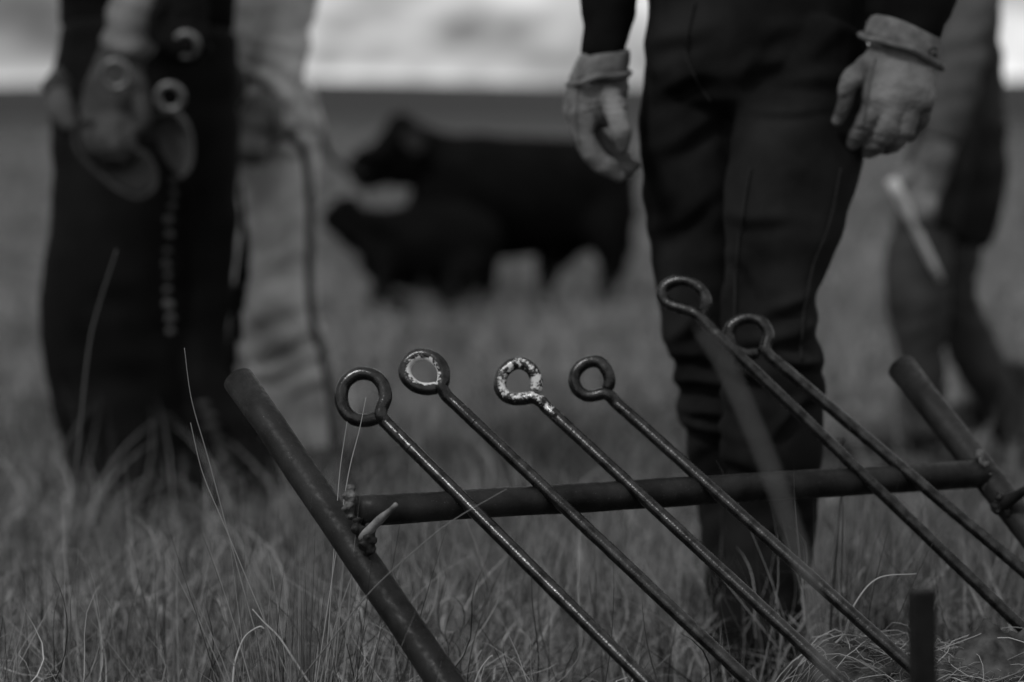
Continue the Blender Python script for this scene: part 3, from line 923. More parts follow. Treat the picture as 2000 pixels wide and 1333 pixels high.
glove(cow, palm=[(340, -70, 4.02, 40, 34), (352, -20, 4.01, 48, 34), (358, 25, 4.0, 50, 32), (358, 55, 4.0, 46, 30)],
      fingers=[[(325, 50, 3.98, 17), (320, 85, 3.97, 16), (332, 108, 3.99, 14), (346, 114, 4.02, 12)], [(348, 55, 3.98, 17), (346, 92, 3.97, 16), (356, 114, 3.99, 14), (366, 116, 4.02, 12)],
               [(370, 55, 3.98, 17), (370, 90, 3.97, 16), (378, 110, 3.99, 14), (386, 112, 4.02, 12)], [(390, 48, 3.99, 15), (392, 78, 3.98, 14), (398, 94, 4.0, 13), (404, 96, 4.02, 12)]],
      thumb=[(320, 0, 3.99, 18), (305, 35, 3.97, 17), (302, 65, 3.97, 15), (312, 85, 3.98, 13)], m=M['leather_dark'], voxel=0.004)
# pocket flap sticking out at the hip
V, f = loft([list(P(128, 150, 4.2)) + [0.022, 0.008], list(P(108, 165, 4.19)) + [0.022, 0.006], list(P(84, 172, 4.18)) + [0.010, 0.005]], ref=(0, 0, 1))
make('pocket_flap', V, f, M['leather_mid'], cow)
V, f = loft([list(P(112, 175, 4.19)) + [0.018, 0.010], list(P(120, 215, 4.18)) + [0.022, 0.010], list(P(142, 250, 4.17)) + [0.012, 0.008]])
make('pocket_flap', V, f, M['leather_mid'], cow)
hb = P(285, -760, 4.28)
inB = head_parts(hb, 1.0, (0.5, -1))
inB += [limb([(x, y, D, a * 0.55, b * 0.55) for (x, y, D, a, b) in vv]) for vv in (vest, hipB, chL, chR, slL, slR)]
inB.append(loft([list(P(285, -520, 4.33)) + [0.07, 0.07], list(P(285, -660, 4.3)) + [0.06, 0.06]]))
V, No, f = fuse(inB, 0.013, 2); make('body', V, f, M['skin'], cow)
hat(cow, hb, M['felt'])
boot('boot', [P(250, 1000, 4.27)[0], 4.24, -0.005], (-0.2, -1), cow, M['boot'])
boot('boot', [P(450, 1000, 4.3)[0], 4.27, -0.005], (0.4, -1), cow, M['boot'])

# strap coil he holds: loops of flat leather, three metal rings
strap = thing('strap_coil', P(225, 390, 3.97), 'coil of pale-edged leather strap with metal rings hanging from the gloved hand at left', 'strap')


def ribbon(path, width, thick, m, name, axis=(0, 1, 0)):
    p = np.asarray(path); t = np.gradient(p, axis=0); t /= np.linalg.norm(t, axis=1)[:, None]
    ax = np.asarray(axis, float)
    nrm = np.cross(t, ax); nrm /= np.linalg.norm(nrm, axis=1)[:, None]
    V = []
    for i in range(len(p)):
        V += [p[i] + ax * width / 2 + nrm[i] * thick / 2, p[i] - ax * width / 2 + nrm[i] * thick / 2,
              p[i] - ax * width / 2 - nrm[i] * thick / 2, p[i] + ax * width / 2 - nrm[i] * thick / 2]
    n = len(p)
    f = [(i * 4 + k, i * 4 + (k + 1) % 4, (i + 1) * 4 + (k + 1) % 4, (i + 1) * 4 + k) for i in range(n - 1) for k in range(4)]
    f += [(0, 1, 2, 3), ((n - 1) * 4 + 3, (n - 1) * 4 + 2, (n - 1) * 4 + 1, (n - 1) * 4)]
    return make(name, np.array(V), f, m, strap, smooth=False)


ribbon(spline([P(x, y, 3.99) for x, y in [(185, 240), (158, 238), (146, 268), (158, 302), (190, 335), (232, 370), (270, 385), (300, 368), (304, 335), (288, 305), (262, 290)]], 8), 0.022, 0.006, M['glove_worn'], 'strap_loop')
ribbon(spline([P(x, y, 4.03) for x, y in [(262, 262), (290, 232), (335, 218), (362, 240), (374, 285), (370, 325), (355, 345)]], 8), 0.030, 0.006, M['leather_mid'], 'strap_loop')
# leather tabs, with thickness
def tab(outline, D, thick, m):
    fr = np.array([P(x, y, D) for x, y in outline]); bk_ = fr + [0, thick, 0]
    n = len(fr); V = np.vstack([fr, bk_])
    f = [tuple(range(n)), tuple(range(n, 2 * n))[::-1]] + [(k, n + k, n + (k + 1) % n, (k + 1) % n) for k in range(n)]
    o = make('leather_tab', V, f, m, strap, smooth=False)
    bv_ = o.modifiers.new('b', 'BEVEL'); bv_.width = 0.002; bv_.segments = 2


tab([(262, 258), (285, 232), (325, 216), (352, 226), (370, 258), (376, 300), (368, 334), (354, 346), (332, 326), (314, 296), (306, 272), (286, 270)], 4.045, 0.006, M['leather_mid'])
tab([(200, 330), (240, 295), (275, 290), (300, 325), (300, 360), (272, 378), (235, 365)], 4.03, 0.006, M['leather_mid'])
for (x, y, a0, a1, R_) in ((364, 88, 2.2, 6.0, 22), (332, 190, -2.6, 1.9, 24), (226, 146, 0.2, 3.4, 26)):
    arc = [P(x, y, 3.965) + np.array([PX(R_, 4) * math.cos(a), -0.004 * math.sin(a), PX(R_, 4) * math.sin(a)]) for a in np.linspace(0, 2 * np.pi, 41)]
    v, ff, _, _ = tube(arc, PX(6.5, 4), 8, caps=False); make('ring', v, ff, M['ring'], strap)

# ---------------- the man in pale clothes behind him
pale = thing('person', np.array([P(530, 940, 4.8)[0], 4.8, 0.0]), 'person in pale jacket and pale jeans standing behind the dark chaps', 'person')
jk = [(478, 290, 4.78, 138, 120), (482, 215, 4.77, 144, 126), (476, 140, 4.78, 112, 108), (478, 60, 4.80, 124, 112), (480, -150, 4.82, 138, 118), (480, -320, 4.83, 165, 120), (480, -440, 4.83, 150, 105), (480, -500, 4.83, 70, 70)]
saL = [(350, -420, 4.83, 62, 68), (335, -250, 4.82, 58, 62), (350, -100, 4.76, 54, 56), (390, 20, 4.66, 48, 50), (420, 110, 4.6, 42, 44)]
saR = [(605, -420, 4.83, 62, 68), (585, -250, 4.80, 60, 64), (572, -100, 4.76, 56, 58), (560, 40, 4.72, 52, 54), (545, 140, 4.66, 50, 52), (520, 205, 4.60, 44, 46)]
cloth('jacket', [limb(jk), limb(saL), limb(saR)], 0.010, M['jacket_pale'], pale, rough=0.005, rs=18,
      folds=[(P(430, 190, 4.5), P(600, 150, 4.5), 0.012, 0.016), (P(430, 110, 4.5), P(600, 90, 4.5), 0.012, 0.012), (P(450, 240, 4.5), P(610, 220, 4.5), 0.014, 0.014)],
      stack=[(P(520, 200, 4.7), 0.10, 0.3, 62, 0.026, 4), (P(560, 40, 4.7), 0.16, 0.3, 34, 0.014, 14)])
pj = [(485, 200, 4.8, 120, 105), (485, 300, 4.8, 125, 105), (490, 370, 4.8, 110, 100)]
plR = [(540, 280, 4.78, 76, 95), (540, 400, 4.77, 78, 92), (538, 520, 4.76, 78, 88), (545, 620, 4.75, 78, 84), (560, 720, 4.76, 74, 80), (575, 820, 4.78, 68, 76), (588, 900, 4.8, 66, 74)]
plL = [(430, 280, 4.82, 72, 95), (425, 450, 4.83, 72, 88), (425, 620, 4.84, 66, 80), (435, 780, 4.85, 60, 74), (440, 900, 4.86, 60, 72)]
cloth('jeans', [limb(pj), limb(plR), limb(plL)], 0.010, M['denim_pale'], pale, rough=0.005, rs=14,
      folds=[(P(470, 640, 4.6), P(620, 610, 4.6), 0.016, 0.016), (P(470, 690, 4.6), P(620, 680, 4.6), 0.016, 0.018), (P(470, 380, 4.6), P(600, 420, 4.6), 0.018, 0.012)],
      stack=[(P(550, 680, 4.7), 0.16, 0.2, 38, 0.024, 3), (P(550, 430, 4.7), 0.12, 0.2, 30, 0.014, 13)])
glove(pale, palm=[(520, 200, 4.6, 38, 32), (508, 232, 4.585, 44, 30), (498, 262, 4.57, 44, 28)],
      fingers=[[(470, 262, 4.56, 14), (462, 290, 4.55, 13), (470, 308, 4.57, 12)], [(488, 268, 4.56, 14), (482, 298, 4.55, 13), (490, 314, 4.57, 12)],
               [(506, 268, 4.56, 14), (502, 298, 4.55, 13), (510, 312, 4.57, 12)], [(524, 262, 4.57, 13), (522, 286, 4.56, 12), (528, 298, 4.57, 11)]],
      thumb=[(536, 225, 4.57, 15), (546, 250, 4.555, 14), (544, 274, 4.555, 12)], m=M['glove'], voxel=0.005)
glove(pale, palm=[(420, 105, 4.6, 36, 30), (425, 140, 4.58, 42, 30), (430, 170, 4.565, 42, 28)],
      fingers=[[(402, 170, 4.56, 14), (398, 196, 4.55, 13), (404, 212, 4.56, 12)], [(420, 175, 4.56, 14), (418, 202, 4.55, 13), (424, 216, 4.56, 12)],
               [(438, 175, 4.56, 14), (438, 200, 4.55, 13), (442, 214, 4.56, 12)], [(455, 168, 4.56, 13), (456, 190, 4.55, 12), (458, 202, 4.56, 11)]],
      thumb=[(460, 135, 4.57, 15), (470, 160, 4.555, 14), (468, 182, 4.555, 12)], m=M['glove_worn'], voxel=0.005)
hp = P(480, -650, 4.79)
inP = head_parts(hp, 1.0, (0.6, -1))
inP += [limb([(x, y, D, a * 0.55, b * 0.55) for (x, y, D, a, b) in vv]) for vv in (jk, saL, saR, pj, plR, plL)]
inP.append(loft([list(P(480, -440, 4.83)) + [0.07, 0.07], list(P(480, -560, 4.8)) + [0.06, 0.06]]))
V, No, f = fuse(inP, 0.013, 2); make('body', V, f, M['skin'], pale)
hat(pale, hp, M['felt'])
boot('boot', [P(585, 900, 4.8)[0], 4.82, -0.005], (0.3, -1), pale, M['boot'])
boot('boot', [P(440, 900, 4.86)[0], 4.88, -0.005], (-0.2, -1), pale, M['boot'])

# ---------------- walking man at the right edge
wk = thing('person', np.array([P(1860, 889, 5.1)[0], 5.1, 0.0]), 'blurred person walking at the right edge with dark leggings and a white stick in hand', 'person')
hipW = [(1880, -20, 5.1, 66, 80), (1882, 60, 5.1, 66, 82), (1880, 140, 5.1, 62, 78)]
lgB = [(1895, 100, 5.12, 58, 68), (1902, 240, 5.13, 60, 66), (1885, 380, 5.14, 58, 62), (1862, 500, 5.15, 54, 58), (1868, 600, 5.17, 50, 54), (1905, 690, 5.20, 48, 50), (1952, 790, 5.24, 44, 48), (1990, 852, 5.27, 42, 46)]
lgF = [(1858, 100, 5.08, 56, 68), (1838, 240, 5.06, 58, 66), (1812, 380, 5.03, 58, 62), (1794, 480, 5.02, 56, 58), (1790, 570, 5.02, 58, 56), (1796, 660, 5.04, 52, 54), (1808, 760, 5.06, 46, 50), (1815, 850, 5.08, 44, 48)]
cloth('jeans', [limb(hipW), limb(lgB), limb(lgF)], 0.010, M['denim_mid'], wk, rough=0.005, rs=14,
      stack=[(P(1790, 590, 5.0), 0.08, 0.14, 80, 0.012, 3), (P(1860, 560, 5.1), 0.08, 0.14, 80, 0.010, 4)])
cloth('leggings', [limb([(1905, 235, 5.12, 66, 74), (1890, 380, 5.13, 70, 72), (1870, 470, 5.14, 62, 66)]), limb([(1845, 240, 5.05, 60, 72), (1826, 380, 5.02, 60, 68), (1815, 450, 5.01, 58, 64)])], 0.010, M['legging'], wk, rough=0.006, rs=12)
jw = [(1882, 30, 5.1, 70, 88), (1880, -60, 5.1, 74, 92), (1872, -220, 5.1, 92, 100), (1865, -360, 5.1, 112, 102), (1862, -440, 5.1, 90, 84), (1862, -490, 5.1, 50, 60)]
awN = [(1895, -400, 5.02, 54, 60), (1912, -220, 4.96, 52, 56), (1912, -60, 4.93, 50, 52), (1890, 60, 4.90, 48, 50), (1860, 180, 4.87, 44, 46), (1836, 280, 4.85, 38, 40)]
awF = [(1830, -400, 5.2, 54, 60), (1815, -220, 5.25, 50, 54), (1830, -60, 5.26, 48, 50), (1870, 80, 5.26, 44, 46), (1895, 190, 5.26, 38, 40)]
cloth('jacket', [limb(jw), limb(awN), limb(awF)], 0.010, M['jacket_grey'], wk, rough=0.005, rs=16, stack=[(P(1870, 120, 4.88), 0.15, 0.12, 60, 0.008, 3)])
sh_ = lambda rows: [(q[0] - 14, q[1] + 22) + tuple(q[2:]) for q in rows]
glove(wk, palm=[(1838, 275, 4.85, 34, 28)] + sh_([(1826, 318, 4.84, 38, 28), (1812, 358, 4.83, 38, 26)]),
      fingers=[sh_(q) for q in ([(1784, 356, 4.82, 14), (1770, 385, 4.81, 13), (1776, 412, 4.82, 12)], [(1800, 366, 4.815, 14), (1788, 398, 4.805, 13), (1794, 422, 4.82, 12)],
               [(1818, 370, 4.815, 14), (1810, 402, 4.805, 13), (1814, 424, 4.82, 12)], [(1836, 364, 4.82, 13), (1830, 392, 4.81, 12), (1832, 410, 4.82, 11)])],
      thumb=sh_([(1792, 318, 4.82, 15), (1772, 340, 4.81, 14), (1764, 366, 4.81, 12)]), m=M['glove'], voxel=0.005)
glove(wk, palm=[(1897, 185, 5.26, 32, 28), (1908, 225, 5.25, 36, 28), (1914, 258, 5.25, 36, 26)],
      fingers=[[(1892, 258, 5.24, 13), (1890, 285, 5.23, 12), (1896, 300, 5.24, 11)], [(1908, 264, 5.24, 13), (1908, 292, 5.23, 12), (1912, 306, 5.24, 11)],
               [(1924, 264, 5.24, 13), (1926, 290, 5.23, 12), (1928, 304, 5.24, 11)], [(1938, 256, 5.24, 12), (1942, 278, 5.23, 11), (1942, 290, 5.24, 10)]],
      thumb=[(1882, 222, 5.24, 13), (1874, 245, 5.23, 12), (1876, 262, 5.23, 11)], m=M['leather_dark'], voxel=0.005)
hw = P(1850, -640, 5.06)
inW = head_parts(hw, 1.0, (-1, -0.5))
inW += [limb([(x, y, D, a * 0.55, b * 0.55) for (x, y, D, a, b) in vv]) for vv in (jw, awN, awF, hipW, lgB, lgF)]
inW.append(loft([list(P(1862, -440, 5.1)) + [0.07, 0.07], list(P(1855, -560, 5.08)) + [0.06, 0.06]]))
V, No, f = fuse(inW, 0.013, 2); make('body', V, f, M['skin'], wk)
hat(wk, hw, M['felt'])
boot('boot', [P(1835, 860, 5.08)[0], 5.08, 0.0], (-1, -0.2), wk, M['boot'])
boot('boot', [P(2012, 860, 5.28)[0], 5.28, 0.02], (-1, -0.2), wk, M['boot'])
stk_a, stk_b = P(1742, 352, 4.775), P(1838, 548, 4.85)
v, ff, _, _ = tube(stk_a + (stk_b - stk_a) * np.linspace(0, 1, 8)[:, None], [0.012, 0.013, 0.012, 0.009, 0.008, 0.008, 0.0075, 0.006], 14)
o = make('stick', v, ff, M['white_plastic'], origin=stk_b)
tag(o, 'short white stick held low by the walking person at right', 'stick')

# lariat hanging beside the pale man, and its line to the calf
rope = thing('lariat', np.array([P(648, 940, 4.6)[0], 4.62, 0.0]), 'thin rope hanging beside the pale jeans with its line reaching out to the calf', 'rope')
path = spline([P(x, y, D) for x, y, D in [(545, 262, 4.56), (590, 290, 4.60), (603, 360, 4.62), (606, 450, 4.62), (604, 540, 4.62), (612, 630, 4.62), (632, 700, 4.62), (645, 770, 4.62), (652, 860, 4.62), (656, 925, 4.62)]], 8)
v, ff, _, _ = tube(path, 0.008, 8); make('rope_tail', v, ff, M['rope'], rope)
path = spline([P(x, y, D) for x, y, D in [(545, 255, 4.56), (620, 262, 5.0), (645, 308, 6.2), (680, 332, 7.6), (700, 340, 8.7), (712, 345, 9.0)]], 10)
v, ff, _, _ = tube(path, 0.009, 8); make('rope_line', v, ff, M['rope'], rope)

# ------------------------------------------------------------------ calves
calf = thing('calf', np.array([P(1030, 600, 9.1)[0], P(1030, 600, 9.1)[1], 0.0]), 'black calf standing side-on in the grass with its head raised to the left', 'calf', 'black calves in the pasture')
Dc = 9.1
rowsx = lambda rows: [list(P(x, y, D)) + [PX(a, D), PX(b, D)] for (x, y, D, a, b) in rows]
parts = [loft(rowsx([(1222, 355, Dc, 55, 50), (1190, 368, Dc, 100, 80), (1120, 384, Dc, 116, 92), (1040, 386, Dc, 118, 100), (950, 384, Dc, 120, 98), (880, 376, Dc, 112, 84), (830, 350, Dc, 84, 62)]), ref=(0, 0, 1)),
         loft(rowsx([(890, 340, Dc, 80, 60), (845, 318, Dc, 62, 48), (805, 300, Dc - 0.03, 58, 40), (775, 288, Dc - 0.05, 52, 36)]), ref=(0, 0, 1)),
         loft(rowsx([(796, 262, Dc - 0.05, 46, 38), (768, 286, Dc - 0.06, 58, 36), (738, 316, Dc - 0.06, 52, 32), (710, 338, Dc - 0.06, 40, 28), (690, 352, Dc - 0.06, 27, 25)]), ref=(0.7, 0, 0.7)),
         ball(P(782, 254, Dc - 0.05), PX(35, Dc)), ball(P(780, 326, Dc - 0.05), PX(42, Dc)), ball(P(738, 343, Dc - 0.05), PX(25, Dc))]
for (x0, x1, x2, dz, hx) in ((930, 950, 948, -0.14, 0), (960, 905, 900, 0.13, 0), (1185, 1190, 1182, -0.14, 1), (1110, 1068, 1062, 0.13, 1)):
    if hx:
        parts.append(loft(rowsx([(x0, 400, Dc + dz * 0.7, 58, 40), (x0 + 2, 460, Dc + dz, 44, 34), (x1 + 8, 510, Dc + dz, 32, 26), (x1, 545, Dc + dz, 22, 20), (x2 - 2, 575, Dc + dz, 18, 17), (x2 - 6, 606, Dc + dz, 20, 18)])))
    else:
        parts.append(loft(rowsx([(x0, 420, Dc + dz * 0.7, 46, 36), (x0 + (x1 - x0) * 0.5, 480, Dc + dz, 32, 28), (x1, 525, Dc + dz, 25, 22), (x1, 560, Dc + dz, 20, 18), (x2, 606, Dc + dz, 20, 18)])))
parts.append(loft(rowsx([(1224, 300, Dc, 10, 10), (1238, 340, Dc, 8, 8), (1232, 430, Dc, 7, 7), (1226, 500, Dc, 11, 11)])))
V, No, f = fuse(parts, 0.012, 5)
V = V + No * (0.004 * wave(V, 30, 8))[:, None]
make('body', V, f, M['hide'], calf)
for k in (-1, 1):
    V, f = loft(rowsx([(796, 262, Dc - 0.05 + k * 0.05, 10, 8), (806, 272, Dc - 0.05 + k * 0.10, 20, 9), (812, 286, Dc - 0.05 + k * 0.14, 18, 7), (812, 300, Dc - 0.05 + k * 0.16, 6, 4)]))
    make('ear', V, f, M['ear_in'], calf)

calf2 = thing('calf', np.array([P(800, 597, 8.75)[0], P(800, 597, 8.75)[1], 0.0]), 'black calf bedded down in the grass in front, muzzle stretched to the left', 'calf', 'black calves in the pasture')
Dd = 8.75
parts = [loft(rowsx([(975, 490, Dd, 40, 45), (940, 486, Dd, 76, 70), (890, 484, Dd, 90, 80), (820, 484, Dd, 88, 76), (760, 480, Dd, 80, 62), (722, 466, Dd, 62, 48)]), ref=(0, 0, 1)),
         loft(rowsx([(770, 468, Dd, 62, 50), (730, 458, Dd, 54, 38), (700, 446, Dd, 46, 34), (682, 432, Dd, 40, 32)]), ref=(0, 0, 1)),
         loft(rowsx([(702, 414, Dd, 28, 30), (676, 416, Dd, 36, 28), (652, 430, Dd, 30, 22), (634, 444, Dd, 18, 18)]), ref=(0, 0, 1)),
         loft(rowsx([(760, 500, Dd - 0.1, 32, 30), (752, 540, Dd - 0.14, 24, 20), (744, 568, Dd - 0.16, 17, 16), (770, 584, Dd - 0.16, 14, 14), (800, 590, Dd - 0.16, 14, 14)])),
         loft(rowsx([(770, 505, Dd + 0.1, 32, 30), (752, 550, Dd + 0.14, 20, 18), (742, 576, Dd + 0.14, 15, 15), (722, 586, Dd + 0.14, 13, 13)])),
         loft(rowsx([(930, 505, Dd - 0.1, 42, 34), (895, 548, Dd - 0.16, 26, 22), (868, 578, Dd - 0.16, 15, 15), (905, 590, Dd - 0.16, 13, 13)]))]
V, No, f = fuse(parts, 0.012, 5)
V = V + No * (0.004 * wave(V, 30, 18))[:, None]
make('body', V, f, M['hide'], calf2)
for k in (-1, 1):
    V, f = loft(rowsx([(702, 416, Dd + k * 0.05, 9, 8), (716, 424, Dd + k * 0.10, 15, 8), (728, 432, Dd + k * 0.14, 13, 6), (736, 438, Dd + k * 0.15, 5, 4)]), ref=(0, 0, 1))
    make('ear', V, f, M['hide'], calf2)


# ------------------------------------------------------------------ grass
def blades(name, bx, by, h, width, lean, curl, shade, segs=4, m='grass', bz=None, az=None, seed=0, twist=1.3):
    r = np.random.default_rng(seed)
    n = len(bx)
    az = r.uniform(0, 2 * np.pi, n) if az is None else az
    bz = surf(bx, by) - 0.01 if bz is None else bz
    dx, dy = np.cos(az), np.sin(az)
    faz = az + r.uniform(-1.4, 1.4, n) + np.pi / 2
    wx, wy = np.cos(faz), np.sin(faz)
    pos = np.stack([bx, by, bz], 1).astype(float)
    V = np.zeros((n, segs * 2 + 1, 3)); S = np.zeros((n, segs * 2 + 1))
    th = lean.copy(); aza = az.copy(); tw = r.normal(0, twist, n)
    step = h / segs
    for i in range(segs + 1):
        wd = width * (1 - (i / segs) ** 1.6) * (0.75 + 0.25 * min(1, i * 2 / segs))
        if i < segs:
            V[:, 2 * i] = pos - np.stack([wx, wy, 0 * wx], 1) * wd[:, None] / 2
            V[:, 2 * i + 1] = pos + np.stack([wx, wy, 0 * wx], 1) * wd[:, None] / 2
        else:
            V[:, 2 * i] = pos
        th = th + curl / segs; aza = aza + tw / segs; dx, dy = np.cos(aza), np.sin(aza)
        pos = pos + np.stack([np.sin(th) * dx, np.sin(th) * dy, np.cos(th)], 1) * step[:, None]
    low = V[:, :, 2] < (bz[:, None] + 0.004)
    V[:, :, 2] = np.where(low & (np.arange(segs * 2 + 1)[None] > 1), bz[:, None] + 0.012, V[:, :, 2])
    S[:] = shade[:, None]
    k = segs * 2 + 1
    base = (np.arange(n) * k)[:, None]
    tri = []
    for i in range(segs):
        a = 2 * i
        if i < segs - 1:
            tri += [[a, a + 1, a + 3], [a, a + 3, a + 2]]
        else:
            tri += [[a, a + 1, a + 2]]
    tri = np.array(tri)
    Fc = (base[:, :, None] + tri[None]).reshape(-1, 3)
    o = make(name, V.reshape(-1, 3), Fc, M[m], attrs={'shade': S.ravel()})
    return o


def clumpy(n, x0, x1, y0, y1, nc, spread, seed, wedge=True):
    """Tufted scatter within the strip seen from the lens, with a wide margin."""
    r = np.random.default_rng(seed)
    cy = r.uniform(y0 ** 0.5, y1 ** 0.5, nc) ** 2 if y0 > 0 else r.uniform(y0, y1, nc)
    half = 0.26 * cy + 0.9
    cx = r.uniform(-1, 1, nc) * half
    k = r.integers(0, nc, n)
    ang = r.uniform(0, 6.28, n); rad = np.abs(r.normal(size=n)) * spread * (0.5 + r.random(nc)[k])
    bx = cx[k] + rad * np.cos(ang); by = cy[k] + rad * np.sin(ang)
    loose = r.random(n) < 0.35
    ly = r.uniform(y0, y1, n); lx = r.uniform(-1, 1, n) * (0.26 * ly + 0.9)
    bx = np.where(loose, lx, bx); by = np.where(loose, ly, by)
    hk = r.uniform(0.45, 1.4, nc)[k]; sk = r.uniform(-0.22, 0.22, nc)[k]
    return bx, by, hk, sk, np.where(loose, r.uniform(0, 6.28, n), ang)


def meadow(name, n, y0, y1, nc, spread, hm, wm, seed, segs=4, tone=0.4, label=None):
    bx, by, hk, sk, ang = clumpy(n, 0, 0, y0, y1, nc, spread, seed)
    r = np.random.default_rng(seed + 1)
    keep = (by > y0 * 0.95) & ~((bank(bx, by) > 0.05))
    # trampled where people stand
    for (px_, py_, rr_) in ((0.27, 2.95, 0.10),):
        keep &= np.hypot(bx - px_, by - py_) > rr_
    bx, by, hk, sk, ang = (a[keep] for a in (bx, by, hk, sk, ang)); n = len(bx)
    h = hm * hk * r.uniform(0.45, 1.25, n)
    lean = r.uniform(0.15, 1.25, n); curl = r.normal(0.9, 1.25, n)
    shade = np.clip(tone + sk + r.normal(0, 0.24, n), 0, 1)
    w_ = wm * r.uniform(0.5, 1.4, n)
    az = ang + r.normal(0, 0.7, n)
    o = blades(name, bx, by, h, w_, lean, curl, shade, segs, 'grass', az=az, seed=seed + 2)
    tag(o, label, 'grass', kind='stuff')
    return o


meadow('grass', 14000, 1.0, 2.25, 260, 0.05, 0.15, 0.0030, 101, 4, tone=0.22, label='short dry grass right at the foot of the rack')  # this and the next tone darkened to paint in shade between near blades
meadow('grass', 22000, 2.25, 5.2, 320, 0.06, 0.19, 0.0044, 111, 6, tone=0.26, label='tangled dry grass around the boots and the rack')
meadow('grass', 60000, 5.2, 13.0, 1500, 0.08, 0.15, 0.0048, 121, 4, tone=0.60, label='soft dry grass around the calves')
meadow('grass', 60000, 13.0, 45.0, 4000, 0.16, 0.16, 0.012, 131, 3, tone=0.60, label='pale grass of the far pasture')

# curling loose leaves in the middle distance
r = np.random.default_rng(77)
n = 4200
by = r.uniform(2.35, 4.6, n); bx = r.uniform(-1, 1, n) * (0.24 * by + 0.5)
k = bank(bx, by) < 0.01; bx, by = bx[k], by[k]; n = len(bx)
o = blades('grass', bx, by, r.uniform(0.16, 0.34, n), r.uniform(0.002, 0.0058, n), r.uniform(0, 0.7, n), r.uniform(0.8, 3.6, n), np.clip(r.normal(0.45, 0.28, n), 0, 1), 9, 'grass', seed=5)
tag(o, 'long arching dry leaves bent over behind the rack', 'grass', kind='stuff')

r = np.random.default_rng(78)
n = 4600
by = r.uniform(2.3, 3.3, n); bx = r.uniform(-1, 1, n) * (0.22 * by + 0.25)
k = bank(bx, by) < 0.01; bx, by = bx[k], by[k]; n = len(bx)
o = blades('grass', bx, by, r.uniform(0.17, 0.36, n), r.uniform(0.0008, 0.0030, n), r.uniform(0.45, 1.35, n), r.normal(0.3, 1.5, n), np.clip(r.normal(0.45, 0.36, n), 0, 1), 10, 'grass', seed=6, twist=2.6)
tag(o, 'fine curly thatch tangled low in the foreground', 'grass', kind='stuff')

# broken blades lying criss-cross in the top of the sward
r = np.random.default_rng(79)
n = 15000
by = r.uniform(2.3, 4.4, n); bx = r.uniform(-1, 1, n) * (0.23 * by + 0.25)
nz = wave(np.stack([bx, by, 0 * bx], 1), 9, 41)
k = (bank(bx, by) < 0.02) & (nz + r.normal(0, 0.5, n) > -0.5); bx, by, nz = bx[k], by[k], nz[k]; n = len(bx)
o = blades('grass', bx, by, r.uniform(0.05, 0.20, n), r.uniform(0.0009, 0.0032, n), r.uniform(0.5, 1.9, n), r.normal(0.2, 2.4, n),
           np.clip(r.normal(0.42, 0.42, n), 0, 1), 8, 'grass', bz=gz(bx, by) + np.clip(r.uniform(0.0, 0.15, n) + 0.03 * nz, 0.0, 0.2) * np.clip(1.0 - (by - 2.6) / 1.8, 0.15, 1.0), seed=7, twist=3.5)
tag(o, 'broken bent blades lying criss-cross through the near sward', 'grass', kind='stuff')

# upright tussock left of the post, in focus
def tussock(cx, cy, n, h0, h1, sp, seed, label, shade=0.42):
    r = np.random.default_rng(seed)
    ang = r.uniform(0, 6.28, n); rad = np.abs(r.normal(0, sp, n))
    bx = cx + rad * np.cos(ang); by = cy + rad * np.sin(ang)
    lean = np.clip(rad / sp * 0.22 + r.normal(0, 0.16, n), -0.4, 1.0)
    o = blades('grass_tussock', bx, by, r.uniform(h0, h1, n), r.uniform(0.0009, 0.0026, n), lean, r.normal(0.18, 0.28, n),
               np.clip(r.normal(shade - 0.1, 0.24, n), 0, 1), 7, 'straw' if shade > 0.5 else 'grass', az=ang, seed=seed + 1, twist=0.5)
    tag(o, label, 'grass')
    return o


c = P(590, 1640, 2.36)
tussock(c[0], c[1], 210, 0.20, 0.40, 0.035, 201, 'fine upright grass tussock in focus just left of the slanting post')
c = P(330, 1600, 2.62)
tussock(c[0], c[1], 110, 0.20, 0.36, 0.09, 211, 'looser grass tussock below the dark chaps at lower left')
c = P(60, 1600, 2.6)
tussock(c[0], c[1], 110, 0.18, 0.34, 0.10, 221, 'low grass tussock in the bottom left corner')
c = P(1640, 1560, 2.62)
tussock(c[0], c[1], 34, 0.20, 0.34, 0.05, 231, 'thin grass tussock beside the dark jeans behind the irons', shade=0.25)

# single stalks one can pick out
def stalk(pts, r0, r1, label, m='straw', sh=0.5, head=None, flat=0.0):
    pth = spline([P(*q) for q in pts], 10)
    # rooted in the ground straight below the first point
    d_ = pth[0] - pth[4]; d_[2] = min(d_[2], -0.5 * abs(d_[0]))
    root = pth[0] + d_ * (pth[0][2] + 0.01) / -d_[2]
    root[2] = float(surf(root[0], root[1])) - 0.01
    if pth[0][2] - root[2] > 0.02:
        pth = np.vstack([np.linspace(root, pth[0], 6)[:-1], pth])
    V, f, I, R = tube(pth, np.linspace(r0, r1, len(pth)), 6)
    base = thing('grass_stalk', root, label, 'grass stalk', 'single grass stalks')
    make('stem', V, f, M[m], base, attrs={'shade': np.full(len(V), sh)})
    return base


